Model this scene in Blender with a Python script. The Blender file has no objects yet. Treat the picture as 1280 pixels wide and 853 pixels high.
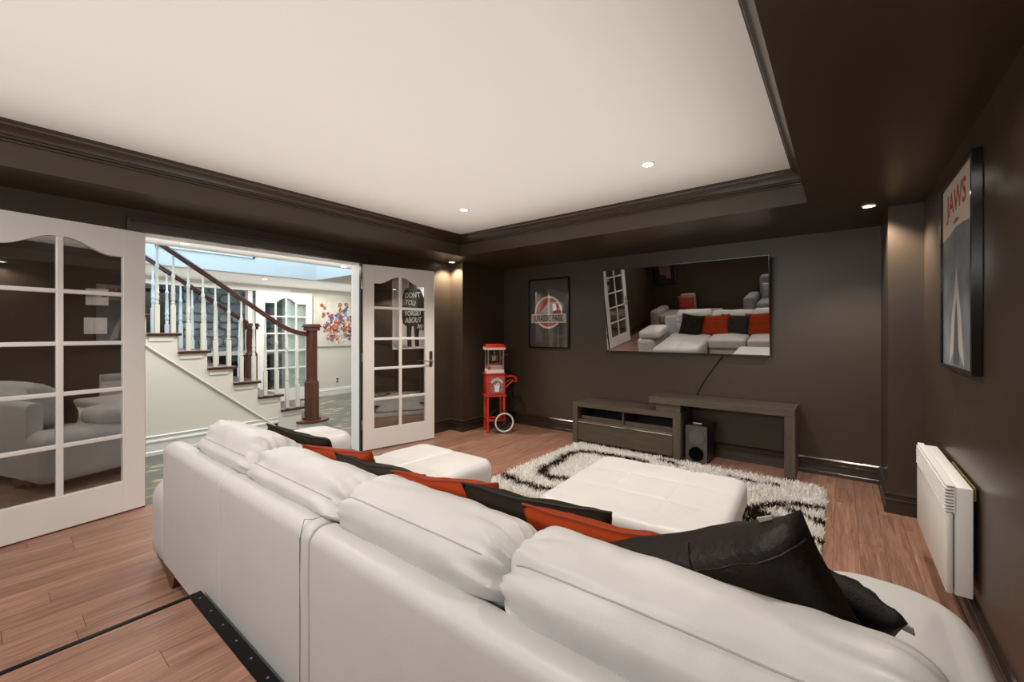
import bpy, bmesh, math, random
import numpy as np
from mathutils import Vector, Matrix, noise
random.seed(7)
PI = math.pi
S = bpy.context.scene
C = S.collection

# ------------------------------------------------------------------ camera, world, exposure, large lights
cam = bpy.data.cameras.new('camera'); camo = bpy.data.objects.new('camera', cam); C.objects.link(camo)
cam.sensor_width = 36.0; cam.lens = 526.0 / 1280.0 * 36.0; cam.shift_y = -11.5 / 1280.0; cam.clip_start = 0.02
camo.location = (0, 0, 1.28); camo.rotation_euler = (PI / 2, 0, math.atan(412 / 526))
S.camera = camo
S.view_settings.view_transform = 'Standard'; S.view_settings.look = 'None'
S.view_settings.gamma = 1.0; S.view_settings.use_curve_mapping = False
S.view_settings.exposure = 0.42
W = bpy.data.worlds.new('world'); S.world = W; W.use_nodes = True
W.node_tree.nodes['Background'].inputs[0].default_value = (0.62, 0.82, 1.0, 1); W.node_tree.nodes['Background'].inputs[1].default_value = 1.0

def area(name, loc, rot, sx, sy, power, col=(1, 1, 1)):
    d = bpy.data.lights.new(name, 'AREA'); d.shape = 'RECTANGLE'; d.size = sx; d.size_y = sy; d.energy = power; d.color = col
    o = bpy.data.objects.new(name, d); C.objects.link(o); o.location = loc; o.rotation_euler = rot
    return o
area('ceiling_bounce_fill', (-1.86, 1.1, 2.04), (PI, 0, 0), 2.9, 4.3, 18.5, (1.0, 0.95, 0.88))     # added upward fill imitating bounced flash on the white tray
area('rear_fill', (-1.6, -1.75, 2.02), (math.radians(68), 0, 0), 3.6, 0.25, 34, (1.0, 0.97, 0.94))  # added fill behind the camera to lift doors and sofa back, no real lamp
area('stairwell_cool_fill', (-5.8, 1.2, 3.75), (0, 0, 0), 1.3, 3.6, 62, (0.52, 0.78, 1.0))  # added cool area light in place of daylight from above, no skylight built
area('hall_down_fill', (-7.3, 2.8, 2.07), (0, 0, 0), 1.2, 4.0, 44, (1.0, 0.96, 0.88))  # added downward fill to brighten the far hall, not a fixture
area('hall_bounce_fill', (-7.3, 2.8, 1.98), (PI, 0, 0), 1.2, 4.5, 7, (1.0, 0.97, 0.92))  # added upward fill so the hall ceiling looks lit by bounce
area('hall_front_bounce_fill', (-4.65, 1.7, 1.98), (PI, 0, 0), 0.6, 3.4, 4, (1.0, 0.97, 0.92))  # added upward fill for the ceiling strip just inside the doorway
area('hall_front_fill', (-4.75, 1.7, 2.07), (0, 0, 0), 0.5, 3.0, 20, (1.0, 0.97, 0.9))  # added fill under the near hall ceiling, besides the downlights
area('far_room_fill', (-8.7, 2.4, 2.3), (0, math.radians(48), 0), 0.6, 3.0, 120, (0.72, 0.88, 1.0))  # added bluish fill aimed at the stone wall, no lamp stands there

# ------------------------------------------------------------------ helpers
def tag(o, label=None, cat=None, group=None, kind=None):
    if label: o['label'] = label
    if cat: o['category'] = cat
    if group: o['group'] = group
    if kind: o['kind'] = kind
    return o
def wmat(o):
    m = Matrix.Identity(4)
    while o is not None:
        m = o.matrix_basis @ m
        o = o.parent
    return m
def empty(name, loc, rz=0.0, label=None, cat=None, group=None, kind=None):
    o = bpy.data.objects.new(name, None); C.objects.link(o); o.location = loc; o.rotation_euler = (0, 0, rz)
    o.empty_display_size = 0.1
    return tag(o, label, cat, group, kind)

class MB:
    def __init__(s): s.bm = bmesh.new()
    def box(s, x0, x1, y0, y1, z0, z1, bev=0.0, seg=2, M=None):
        r = bmesh.ops.create_cube(s.bm, size=1.0)
        vs = r['verts']
        for v in vs:
            v.co = Vector(((x0 + x1) / 2 + v.co.x * (x1 - x0), (y0 + y1) / 2 + v.co.y * (y1 - y0), (z0 + z1) / 2 + v.co.z * (z1 - z0)))
        if M is not None: bmesh.ops.transform(s.bm, matrix=M, verts=vs)
        if bev > 0:
            es = list({e for v in vs for e in v.link_edges})
            bmesh.ops.bevel(s.bm, geom=es, offset=bev, segments=seg, profile=0.5, affect='EDGES')
        return s
    def cyl(s, p0, p1, r0, r1=None, n=16, cap=True):
        p0 = Vector(p0); p1 = Vector(p1); r1 = r0 if r1 is None else r1
        d = p1 - p0; L = d.length
        q = d.to_track_quat('Z', 'Y').to_matrix().to_4x4()
        M = Matrix.Translation((p0 + p1) / 2) @ q
        bmesh.ops.create_cone(s.bm, cap_ends=cap, segments=n, radius1=r0, radius2=r1, depth=L, matrix=M)
        return s
    def torus(s, c, R, r, axis, n=32, m=10):
        q = Vector(axis).to_track_quat('Z', 'Y').to_matrix(); c = Vector(c)
        rows = []
        for i in range(n):
            a = 2 * PI * i / n; row = []
            for j in range(m):
                b = 2 * PI * j / m
                row.append(s.bm.verts.new(c + q @ Vector(((R + r * math.cos(b)) * math.cos(a), (R + r * math.cos(b)) * math.sin(a), r * math.sin(b)))))
            rows.append(row)
        for i in range(n):
            for j in range(m):
                s.bm.faces.new((rows[i][j], rows[(i + 1) % n][j], rows[(i + 1) % n][(j + 1) % m], rows[i][(j + 1) % m]))
        return s
    def tube(s, pts, r, n=6, closed=False):
        pts = [Vector(p) for p in pts]; N = len(pts); rows = []
        up = Vector((0, 0, 1))
        for i, p in enumerate(pts):
            a = pts[(i - 1) % N] if (closed or i > 0) else p
            b = pts[(i + 1) % N] if (closed or i < N - 1) else p
            t = (b - a).normalized() if (b - a).length > 1e-9 else Vector((1, 0, 0))
            u = t.cross(up)
            if u.length < 1e-3: u = t.cross(Vector((0, 1, 0)))
            u.normalize(); w = u.cross(t)
            rr = r[i] if isinstance(r, (list, tuple)) else r
            rows.append([s.bm.verts.new(p + u * rr * math.cos(2 * PI * j / n) + w * rr * math.sin(2 * PI * j / n)) for j in range(n)])
        for i in range(N if closed else N - 1):
            for j in range(n):
                A = rows[i]; B = rows[(i + 1) % N]
                s.bm.faces.new((A[j], A[(j + 1) % n], B[(j + 1) % n], B[j]))
        if not closed:
            s.bm.faces.new(rows[0][::-1]); s.bm.faces.new(rows[-1])
        return s
    def lathe(s, prof, c=(0, 0, 0), n=12, square=None):
        c = Vector(c); rows = []
        for (r, z) in prof:
            rows.append([s.bm.verts.new(c + Vector((r * math.cos(2 * PI * (j + .5) / n), r * math.sin(2 * PI * (j + .5) / n), z))) for j in range(n)])
        for a, b in zip(rows, rows[1:]):
            for j in range(n): s.bm.faces.new((a[j], a[(j + 1) % n], b[(j + 1) % n], b[j]))
        s.bm.faces.new(rows[0][::-1]); s.bm.faces.new(rows[-1])
        return s
    def prism(s, poly, M=None, d=0.01):
        """polygon in local xy, extruded along local z by d, placed by M"""
        M = M or Matrix.Identity(4)
        a = [s.bm.verts.new(M @ Vector((p[0], p[1], 0))) for p in poly]
        b = [s.bm.verts.new(M @ Vector((p[0], p[1], d))) for p in poly]
        n = len(poly)
        s.bm.faces.new(a[::-1]); s.bm.faces.new(b)
        for i in range(n): s.bm.faces.new((a[i], a[(i + 1) % n], b[(i + 1) % n], b[i]))
        return s
    def sweep(s, path, prof, closed=False):
        """profile (out, z) swept along an xy path; out points to the left of travel; mitred"""
        P = [Vector((p[0], p[1])) for p in path]; N = len(P); rows = []
        for i, p in enumerate(P):
            d0 = (p - P[i - 1]).normalized() if (i > 0 or closed) else None
            d1 = (P[(i + 1) % N] - p).normalized() if (i < N - 1 or closed) else None
            if d0 is None: d0 = d1
            if d1 is None: d1 = d0
            n0 = Vector((-d0.y, d0.x)); n1 = Vector((-d1.y, d1.x))
            m = (n0 + n1).normalized(); k = 1.0 / max(0.2, m.dot(n0))
            rows.append([s.bm.verts.new((p.x + m.x * k * o, p.y + m.y * k * o, z)) for o, z in prof])
        M = len(prof)
        for i in range(N if closed else N - 1):
            A = rows[i]; B = rows[(i + 1) % N]
            for j in range(M): s.bm.faces.new((A[j], A[(j + 1) % M], B[(j + 1) % M], B[j]))
        if not closed:
            s.bm.faces.new(rows[0]); s.bm.faces.new(rows[-1][::-1])
        return s
    def grid(s, fn, nu, nv, cu=False, cv=False):
        rows = [[s.bm.verts.new(fn(i / (nu if cu else nu - 1), j / (nv if cv else nv - 1))) for j in range(nv)] for i in range(nu)]
        for i in range(nu if cu else nu - 1):
            for j in range(nv if cv else nv - 1):
                s.bm.faces.new((rows[i][j], rows[(i + 1) % nu][j], rows[(i + 1) % nu][(j + 1) % nv], rows[i][(j + 1) % nv]))
        return rows

def obj(name, mb, mat, parent=None, smooth=35, world=True, label=None, kind=None):
    bm = mb.bm
    bmesh.ops.recalc_face_normals(bm, faces=bm.faces)
    if parent is not None and world:
        bmesh.ops.transform(bm, matrix=wmat(parent).inverted(), verts=bm.verts)
    me = bpy.data.meshes.new(name); bm.to_mesh(me); bm.free()
    if smooth:
        me.polygons.foreach_set('use_smooth', [True] * len(me.polygons))
        me.set_sharp_from_angle(angle=math.radians(smooth))
    if mat is not None: me.materials.append(mat)
    o = bpy.data.objects.new(name, me); C.objects.link(o)
    if parent is not None: o.parent = parent
    return tag(o, label, kind=kind)
def struct(name, mb, mat, label=None, parent=None, smooth=35):
    o = obj(name, mb, mat, parent, smooth)
    if parent is None: o['kind'] = 'structure'
    if label: o['label'] = label
    return o
def copy_tree(o, parent=None):
    c = o.copy(); C.objects.link(c)
    if parent is not None: c.parent = parent
    for ch in list(o.children): copy_tree(ch, c)
    return c
def lettering(name, body, size, mat, parent, M, extrude=0.0006, shear=0.0, bold=0.0, sx=1.0, spacing=1.0, world=True):
    cu = bpy.data.curves.new(name, 'FONT'); cu.body = body; cu.size = size; cu.align_x = 'CENTER'; cu.align_y = 'CENTER'
    cu.extrude = extrude; cu.shear = shear; cu.offset = bold; cu.space_character = spacing; cu.resolution_u = 3
    t = bpy.data.objects.new(name, cu); C.objects.link(t)
    dg = bpy.context.evaluated_depsgraph_get()
    me = bpy.data.meshes.new_from_object(t.evaluated_get(dg)); me.name = name
    bpy.data.objects.remove(t); bpy.data.curves.remove(cu)
    M = M @ Matrix.Diagonal((sx, 1, 1, 1))
    if parent is not None and world: M = wmat(parent).inverted() @ M
    me.transform(M); me.materials.clear(); me.materials.append(mat)
    o = bpy.data.objects.new(name, me); C.objects.link(o); o.parent = parent
    return o
def frame_M(origin, ux, uy):
    ux = Vector(ux).normalized(); uy = Vector(uy).normalized(); uz = ux.cross(uy)
    return Matrix.Translation(origin) @ Matrix((ux, uy, uz)).transposed().to_4x4()
def catmull(pts, per=8, closed=True):
    out = []; n = len(pts); P = [Vector(p) for p in pts]
    for i in range(n if closed else n - 1):
        g = lambda k: P[k % n] if closed else P[min(max(k, 0), n - 1)]
        p0, p1, p2, p3 = g(i - 1), g(i), g(i + 1), g(i + 2)
        for k in range(per):
            t = k / per
            out.append(0.5 * ((2 * p1) + (p2 - p0) * t + (2 * p0 - 5 * p1 + 4 * p2 - p3) * t * t + (3 * p1 - p0 - 3 * p2 + p3) * t ** 3))
    if not closed: out.append(P[-1])
    return out

# ------------------------------------------------------------------ materials
def new_mat(name):
    m = bpy.data.materials.new(name); m.use_nodes = True
    nt = m.node_tree; b = nt.nodes['Principled BSDF']
    return m, nt, b
def mat(name, col, rough=0.5, metal=0.0, spec=0.5, bump=0.0, bscale=60.0, var=0.0, vscale=6.0, coat=0.0, emit=None, detail=4.0, anis=None, alpha=None):
    m, nt, b = new_mat(name)
    b.inputs['Base Color'].default_value = (*col, 1); b.inputs['Roughness'].default_value = rough
    b.inputs['Metallic'].default_value = metal; b.inputs['Specular IOR Level'].default_value = spec
    b.inputs['Coat Weight'].default_value = coat
    if emit: b.inputs['Emission Color'].default_value = (*emit[0], 1); b.inputs['Emission Strength'].default_value = emit[1]
    if bump or var:
        tc = nt.nodes.new('ShaderNodeTexCoord'); mp = nt.nodes.new('ShaderNodeMapping'); nt.links.new(tc.outputs['Object'], mp.inputs[0])
        if anis: mp.inputs['Scale'].default_value = anis
    if bump:
        n = nt.nodes.new('ShaderNodeTexNoise'); n.inputs['Scale'].default_value = bscale; n.inputs['Detail'].default_value = detail
        nt.links.new(mp.outputs[0], n.inputs[0])
        bp = nt.nodes.new('ShaderNodeBump'); bp.inputs['Strength'].default_value = bump; bp.inputs['Distance'].default_value = 0.004
        nt.links.new(n.outputs[0], bp.inputs['Height']); nt.links.new(bp.outputs[0], b.inputs['Normal'])
    if var:
        n2 = nt.nodes.new('ShaderNodeTexNoise'); n2.inputs['Scale'].default_value = vscale; n2.inputs['Detail'].default_value = 5.0
        nt.links.new(mp.outputs[0], n2.inputs[0])
        r = nt.nodes.new('ShaderNodeMapRange'); r.inputs['From Min'].default_value = 0.3; r.inputs['From Max'].default_value = 0.7
        r.inputs['To Min'].default_value = 1 - var; r.inputs['To Max'].default_value = 1 + var
        nt.links.new(n2.outputs[0], r.inputs[0])
        mx = nt.nodes.new('ShaderNodeMix'); mx.data_type = 'RGBA'; mx.blend_type = 'MULTIPLY'; mx.inputs[0].default_value = 1
        mx.inputs[6].default_value = (*col, 1); nt.links.new(r.outputs[0], mx.inputs[7])
        nt.links.new(mx.outputs[2], b.inputs['Base Color'])
    return m

def wood(name, c0, c1, rough=0.4, axis='Y', scale=1.0, vary=0.25, seam=False, bump=0.15):
    """streaky wood grain along one axis, every plank with its own tone and offset"""
    m, nt, b = new_mat(name); L = nt.links
    tc = nt.nodes.new('ShaderNodeTexCoord'); oi = nt.nodes.new('ShaderNodeObjectInfo')
    add = nt.nodes.new('ShaderNodeVectorMath'); add.operation = 'ADD'
    mul = nt.nodes.new('ShaderNodeVectorMath'); mul.operation = 'SCALE'; mul.inputs[3].default_value = 37.0
    cmb = nt.nodes.new('ShaderNodeCombineXYZ')
    for k in range(3): L.new(oi.outputs['Random'], cmb.inputs[k])
    L.new(cmb.outputs[0], mul.inputs[0]); L.new(tc.outputs['Object'], add.inputs[0]); L.new(mul.outputs[0], add.inputs[1])
    mp = nt.nodes.new('ShaderNodeMapping'); L.new(add.outputs[0], mp.inputs[0])
    s = {'X': (1.6, 30, 30), 'Y': (30, 1.6, 30), 'Z': (30, 30, 1.6)}[axis]
    mp.inputs['Scale'].default_value = [k * scale for k in s]
    n = nt.nodes.new('ShaderNodeTexNoise'); n.inputs['Scale'].default_value = 1.0; n.inputs['Detail'].default_value = 8; n.inputs['Roughness'].default_value = 0.62; n.inputs['Distortion'].default_value = 0.9
    L.new(mp.outputs[0], n.inputs[0])
    n3 = nt.nodes.new('ShaderNodeTexNoise'); n3.inputs['Scale'].default_value = 4.5; n3.inputs['Detail'].default_value = 6; L.new(mp.outputs[0], n3.inputs[0])
    av = nt.nodes.new('ShaderNodeMath'); av.operation = 'MULTIPLY_ADD'; av.inputs[1].default_value = 0.35; L.new(n3.outputs[0], av.inputs[0])
    sc = nt.nodes.new('ShaderNodeMath'); sc.operation = 'MULTIPLY'; sc.inputs[1].default_value = 0.65; L.new(n.outputs[0], sc.inputs[0]); L.new(sc.outputs[0], av.inputs[2])
    cr = nt.nodes.new('ShaderNodeValToRGB'); cr.color_ramp.elements[0].position = 0.33; cr.color_ramp.elements[1].position = 0.66
    cr.color_ramp.elements[0].color = (*c0, 1); cr.color_ramp.elements[1].color = (*c1, 1)
    L.new(av.outputs[0], cr.inputs[0])
    r = nt.nodes.new('ShaderNodeMapRange'); r.inputs['To Min'].default_value = 1 - vary; r.inputs['To Max'].default_value = 1 + vary; L.new(oi.outputs['Random'], r.inputs[0])
    mx = nt.nodes.new('ShaderNodeMix'); mx.data_type = 'RGBA'; mx.blend_type = 'MULTIPLY'; mx.inputs[0].default_value = 1
    L.new(cr.outputs[0], mx.inputs[6]); L.new(r.outputs[0], mx.inputs[7]); L.new(mx.outputs[2], b.inputs['Base Color'])
    b.inputs['Roughness'].default_value = rough
    bp = nt.nodes.new('ShaderNodeBump'); bp.inputs['Strength'].default_value = bump; bp.inputs['Distance'].default_value = 0.002
    L.new(av.outputs[0], bp.inputs['Height']); L.new(bp.outputs[0], b.inputs['Normal'])
    return m

def glass(name, tint, refl, rough=0.0):
    m, nt, b = new_mat(name); nt.nodes.remove(b); out = nt.nodes['Material Output']
    t = nt.nodes.new('ShaderNodeBsdfTransparent'); t.inputs[0].default_value = (*tint, 1)
    g = nt.nodes.new('ShaderNodeBsdfGlossy'); g.inputs['Roughness'].default_value = rough; g.inputs[0].default_value = (1, 1, 1, 1)
    x = nt.nodes.new('ShaderNodeMixShader'); x.inputs[0].default_value = refl
    nt.links.new(t.outputs[0], x.inputs[1]); nt.links.new(g.outputs[0], x.inputs[2]); nt.links.new(x.outputs[0], out.inputs[0])
    return m

def scuffed_paint(name, col, rough):
    m, nt, b = new_mat(name); L = nt.links
    tc = nt.nodes.new('ShaderNodeTexCoord')
    mp = nt.nodes.new('ShaderNodeMapping'); mp.inputs['Scale'].default_value = (11, 11, 3.5); L.new(tc.outputs['Object'], mp.inputs[0])
    n = nt.nodes.new('ShaderNodeTexNoise'); n.inputs['Scale'].default_value = 3.0; n.inputs['Detail'].default_value = 9; n.inputs['Roughness'].default_value = 0.7; L.new(mp.outputs[0], n.inputs[0])
    cr = nt.nodes.new('ShaderNodeValToRGB'); cr.color_ramp.elements[0].position = 0.60; cr.color_ramp.elements[1].position = 0.73
    cr.color_ramp.elements[0].color = (*col, 1); cr.color_ramp.elements[1].color = (col[0] * 3.0, col[1] * 3.0, col[2] * 3.0, 1)
    L.new(n.outputs[0], cr.inputs[0]); L.new(cr.outputs[0], b.inputs['Base Color'])
    b.inputs['Roughness'].default_value = rough
    n2 = nt.nodes.new('ShaderNodeTexNoise'); n2.inputs['Scale'].default_value = 160; L.new(tc.outputs['Object'], n2.inputs[0])
    bp = nt.nodes.new('ShaderNodeBump'); bp.inputs['Strength'].default_value = 0.12; bp.inputs['Distance'].default_value = 0.002
    L.new(n2.outputs[0], bp.inputs['Height']); L.new(bp.outputs[0], b.inputs['Normal'])
    return m

BROWN = (0.054, 0.037, 0.0235)
M_wall = mat('dark_brown_paint', BROWN, 0.35, spec=0.5, bump=0.06, bscale=160)
M_wallr = scuffed_paint('scuffed_brown_paint', BROWN, 0.34)
M_trim = mat('dark_brown_gloss_trim', (0.030, 0.020, 0.014), 0.22, spec=0.7)
M_ceil = mat('warm_white_ceiling', (0.79, 0.765, 0.725), 0.8)
M_white = mat('white_door_paint', (0.86, 0.845, 0.82), 0.32)
M_hallw = mat('cream_hall_paint', (0.77, 0.75, 0.68), 0.6)
M_hallc = mat('hall_ceiling_paint', (0.78, 0.77, 0.74), 0.8)
M_balus = mat('cream_baluster_paint', (0.74, 0.715, 0.64), 0.35)
M_wtrim = mat('white_trim_paint', (0.84, 0.84, 0.83), 0.35)
M_leather = mat('white_leather', (0.60, 0.592, 0.588), 0.42, bump=0.10, bscale=260, var=0.025, vscale=5)
M_leathergrey = M_leather
M_seam = mat('leather_seam_thread', (0.44, 0.42, 0.40), 0.6)
M_red = mat('rust_orange_fabric', (0.30, 0.036, 0.006), 0.8, spec=0.15, bump=0.35, bscale=420)
M_redpipe = mat('rust_orange_piping', (0.25, 0.030, 0.006), 0.8)
M_dkfab = mat('dark_olive_brown_fabric', (0.016, 0.011, 0.007), 0.8, spec=0.15, bump=0.4, bscale=380)
M_charfab = mat('charcoal_fabric', (0.024, 0.021, 0.019), 0.8, spec=0.2, bump=0.4, bscale=380)
M_dkleather = mat('dark_brown_leather', (0.009, 0.006, 0.0045), 0.45, spec=0.28, bump=0.5, bscale=70, var=0.2)
M_blackfab = mat('black_velvet_fabric', (0.007, 0.006, 0.006), 0.6, spec=0.25, bump=0.4, bscale=200)
M_blackpipe = mat('black_piping', (0.006, 0.005, 0.005), 0.5)
M_tag = mat('grey_care_label', (0.42, 0.41, 0.37), 0.7)
M_black = mat('black_plastic', (0.012, 0.011, 0.011), 0.35)
M_blackgl = mat('black_gloss', (0.008, 0.007, 0.007), 0.12)
M_chrome = mat('polished_chrome', (0.75, 0.74, 0.72), 0.12, metal=1.0)
M_nickel = mat('brushed_nickel', (0.52, 0.49, 0.44), 0.32, metal=1.0)
M_floor = wood('laminate_plank', (0.150, 0.068, 0.046), (0.43, 0.235, 0.165), 0.38, 'Y', 1.0, 0.13)
M_subfloor = mat('plank_joint_dark', (0.05, 0.022, 0.014), 0.8)
M_hallfloor = None
M_mahog = wood('mahogany', (0.045, 0.012, 0.007), (0.17, 0.06, 0.035), 0.28, 'Z', 1.0, 0.02)
M_tread = wood('dark_stair_tread', (0.030, 0.009, 0.006), (0.085, 0.028, 0.018), 0.3, 'X', 1.0, 0.1)
M_rail = wood('mahogany_rail', (0.050, 0.012, 0.007), (0.12, 0.035, 0.02), 0.25, 'Y', 1.0, 0.02)
M_cab = wood('dark_oak_veneer', (0.042, 0.031, 0.022), (0.100, 0.078, 0.056), 0.42, 'X', 1.3, 0.05)
M_cabz = wood('dark_oak_veneer_upright', (0.044, 0.033, 0.023), (0.100, 0.078, 0.056), 0.42, 'Z', 1.3, 0.05)
M_redmetal = mat('red_enamel', (0.52, 0.030, 0.022), 0.28, coat=0.3)
M_clear = glass('clear_glass', (0.95, 0.95, 0.95), 0.10)
M_doorglass = glass('reflective_door_glass', (1.0, 1.0, 0.99), 0.18)
M_hallglass = glass('hall_door_glass', (0.90, 0.95, 0.97), 0.10)
M_posterglass = glass('poster_glazing', (1, 1, 1), 0.03, 0.03)
M_lens = mat('lit_lamp_lens', (1, 1, 1), 0.5, emit=((1.0, 0.93, 0.80), 14.0))
M_paper = mat('white_plastic', (0.80, 0.79, 0.77), 0.4)
M_grey = mat('grey_upholstery', (0.22, 0.225, 0.235), 0.85, bump=0.4, bscale=300)
M_rub = mat('black_rubber', (0.012, 0.012, 0.012), 0.6)
M_tyre = mat('white_tyre', (0.72, 0.70, 0.66), 0.5)
M_ltfab = mat('beige_microfibre', (0.40, 0.35, 0.30), 0.85, bump=0.3, bscale=300)
M_creamprint = mat('cream_print', (0.72, 0.64, 0.55), 0.5)
M_redprint = mat('red_print', (0.42, 0.055, 0.04), 0.5)
M_dkprint = mat('black_print', (0.016, 0.014, 0.013), 0.4)
M_whiteprint = mat('white_print', (0.82, 0.80, 0.77), 0.5)
M_greyprint = mat('grey_print', (0.50, 0.47, 0.45), 0.5)

def hall_floor_mat():
    m, nt, b = new_mat('slate_vinyl'); L = nt.links
    tc = nt.nodes.new('ShaderNodeTexCoord'); mp = nt.nodes.new('ShaderNodeMapping'); mp.inputs['Scale'].default_value = (5.0, 2.0, 1); L.new(tc.outputs['Object'], mp.inputs[0])
    n = nt.nodes.new('ShaderNodeTexNoise'); n.inputs['Scale'].default_value = 1.3; n.inputs['Detail'].default_value = 3; n.inputs['Distortion'].default_value = 1.6; L.new(mp.outputs[0], n.inputs[0])
    cr = nt.nodes.new('ShaderNodeValToRGB'); e = cr.color_ramp.elements
    e[0].position = 0.30; e[0].color = (0.075, 0.085, 0.088, 1); e[1].position = 0.46; e[1].color = (0.105, 0.110, 0.10, 1)
    for p, c in ((0.55, (0.13, 0.115, 0.08)), (0.60, (0.32, 0.28, 0.16)), (0.67, (0.44, 0.40, 0.27)), (0.73, (0.12, 0.13, 0.125))):
        x = e.new(p); x.color = (*c, 1)
    L.new(n.outputs[0], cr.inputs[0]); L.new(cr.outputs[0], b.inputs['Base Color'])
    b.inputs['Roughness'].default_value = 0.3
    return m
M_hallfloor = hall_floor_mat()
def stone_mat():
    m, nt, b = new_mat('fieldstone'); L = nt.links
    tc = nt.nodes.new('ShaderNodeTexCoord'); oi = nt.nodes.new('ShaderNodeObjectInfo')
    n = nt.nodes.new('ShaderNodeTexNoise'); n.inputs['Scale'].default_value = 9; n.inputs['Detail'].default_value = 6; L.new(tc.outputs['Object'], n.inputs[0])
    cr = nt.nodes.new('ShaderNodeValToRGB'); cr.color_ramp.elements[0].color = (0.20, 0.22, 0.23, 1); cr.color_ramp.elements[1].color = (0.44, 0.46, 0.45, 1)
    L.new(n.outputs[0], cr.inputs[0])
    r = nt.nodes.new('ShaderNodeMapRange'); r.inputs['To Min'].default_value = 0.75; r.inputs['To Max'].default_value = 1.15; L.new(oi.outputs['Random'], r.inputs[0])
    mx = nt.nodes.new('ShaderNodeMix'); mx.data_type = 'RGBA'; mx.blend_type = 'MULTIPLY'; mx.inputs[0].default_value = 1
    L.new(cr.outputs[0], mx.inputs[6]); L.new(r.outputs[0], mx.inputs[7]); L.new(mx.outputs[2], b.inputs['Base Color'])
    b.inputs['Roughness'].default_value = 0.85
    return m
M_stone = stone_mat()
M_mortar = mat('grey_mortar', (0.20, 0.215, 0.22), 0.9)

# ------------------------------------------------------------------ room constants
XL, XR, YB, YR = -4.04, 0.445, 4.69, -2.0
ZS, ZC = 2.17, 2.40                    # soffit underside, tray ceiling
TX0, TX1, TY0, TY1 = -3.53, -0.185, -1.3, 3.53
DY0, DY1, DZ = 0.77, 2.54, 2.01        # doorway in the left wall
HX = -4.22                             # hall face of the left wall
ZH = 2.10

# floor with planks
fl = struct('floor', MB().box(XL, XR, YR, YB, -0.06, -0.012), M_subfloor, 'reddish brown laminate plank floor of the media room')
PW = 0.121
k = 0; x = XR
while x > XL:
    x0 = max(XL, x - PW)
    y = YR - random.uniform(0, 1.2)
    while y < YB:
        y1 = y + 1.22
        a, bb = max(y, YR), min(y1, YB)
        if bb - a > 0.02 and not (bb < 0.58 and x0 > -2.1):
            obj('plank', MB().box(x0 + 0.0007, x - 0.0007, a + 0.0007, bb - 0.0007, -0.012, 0.0), M_floor, fl, smooth=0)
        y = y1
    x -= PW

# walls
struct('wall_back', MB().box(XL - 0.2, XR + 0.2, YB, YB + 0.12, -0.05, ZC + 0.1), M_wall, 'dark brown wall carrying the television')
wl = MB()
wl.box(HX + 0.02, XL, YR, DY0 - 0.02, -0.05, ZC + 0.1); wl.box(HX + 0.02, XL, DY1 + 0.02, YB, -0.05, ZC + 0.1); wl.box(HX + 0.02, XL, DY0 - 0.02, DY1 + 0.02, DZ + 0.02, ZC + 0.1)
struct('wall_left', wl, M_wall, 'dark brown wall with the wide doorway to the hall')
struct('wall_right', MB().box(XR, XR + 0.12, YR, YB, -0.05, ZC + 0.1), M_wallr, 'scuffed dark brown wall on the right')
struct('wall_rear', MB().box(XL - 0.2, XR + 0.2, YR - 0.12, YR, -0.05, ZC + 0.1), M_wall, 'dark brown wall behind the camera')
struct('wall_corner_left', MB().box(XL, -3.82, 3.85, YB, 0, ZS + 0.02), M_wall, 'boxed dark brown corner column left of the popcorn cart')
struct('wall_corner_right', MB().box(0.26, XR, 4.004, YB, 0, ZS + 0.02), M_wall, 'boxed dark brown corner column by the right wall')
# ceiling tray and soffits
struct('ceiling', MB().box(XL, XR, YR, YB, ZC, ZC + 0.1), M_ceil, 'smooth warm white ceiling inside the dark tray')
sf = MB()
sf.box(XL, TX0, YR, YB, ZS, ZC); sf.box(TX1, XR, YR, YB, ZS, ZC); sf.box(TX0, TX1, TY1, YB, ZS, ZC); sf.box(TX0, TX1, YR, TY0, ZS, ZC)
struct('ceiling_soffit', sf, M_wall, 'dark brown dropped soffit around the white ceiling')
crown = [(0, 0), (0.088, 0), (0.088, -0.012), (0.080, -0.018), (0.076, -0.028), (0.064, -0.036), (0.050, -0.046), (0.040, -0.058), (0.034, -0.066), (0.026, -0.070), (0.026, -0.080), (0.012, -0.086), (0.012, -0.096), (0, -0.098)]
struct('trim_1', MB().sweep([(TX0, TY0), (TX1, TY0), (TX1, TY1), (TX0, TY1)], [(o, ZC - 0.001 + z) for o, z in crown], closed=True), M_trim, 'dark stepped crown moulding around the white ceiling', smooth=20)
bprof = [(0, 0.002), (0.022, 0.002), (0.022, 0.030), (0.018, 0.034), (0.018, 0.085), (0.024, 0.090), (0.024, 0.100), (0.014, 0.106), (0.014, 0.124), (0.020, 0.130), (0.020, 0.138), (0.010, 0.150), (0, 0.152)]
struct('baseboard_left', MB().sweep([(-3.82, YB - 0.02), (-3.82, 3.85), (XL, 3.85), (XL, DY1 + 0.12)], bprof), M_trim, 'dark ridged baseboard left of the popcorn cart', smooth=20)
struct('baseboard_back', MB().sweep([(0.26, YB), (-3.82, YB)], bprof), M_trim, 'dark ridged baseboard under the television wall', smooth=20)
struct('baseboard_right', MB().sweep([(XR, 0.65), (XR, 4.004), (0.26, 4.004), (0.26, YB - 0.02)], bprof), M_trim, 'dark ridged baseboard on the right around the corner column', smooth=20)
struct('baseboard_front', MB().sweep([(XL, DY0 - 0.12), (XL, YR + .02)], bprof), M_trim, 'dark ridged baseboard behind the left glass door', smooth=20)
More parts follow.
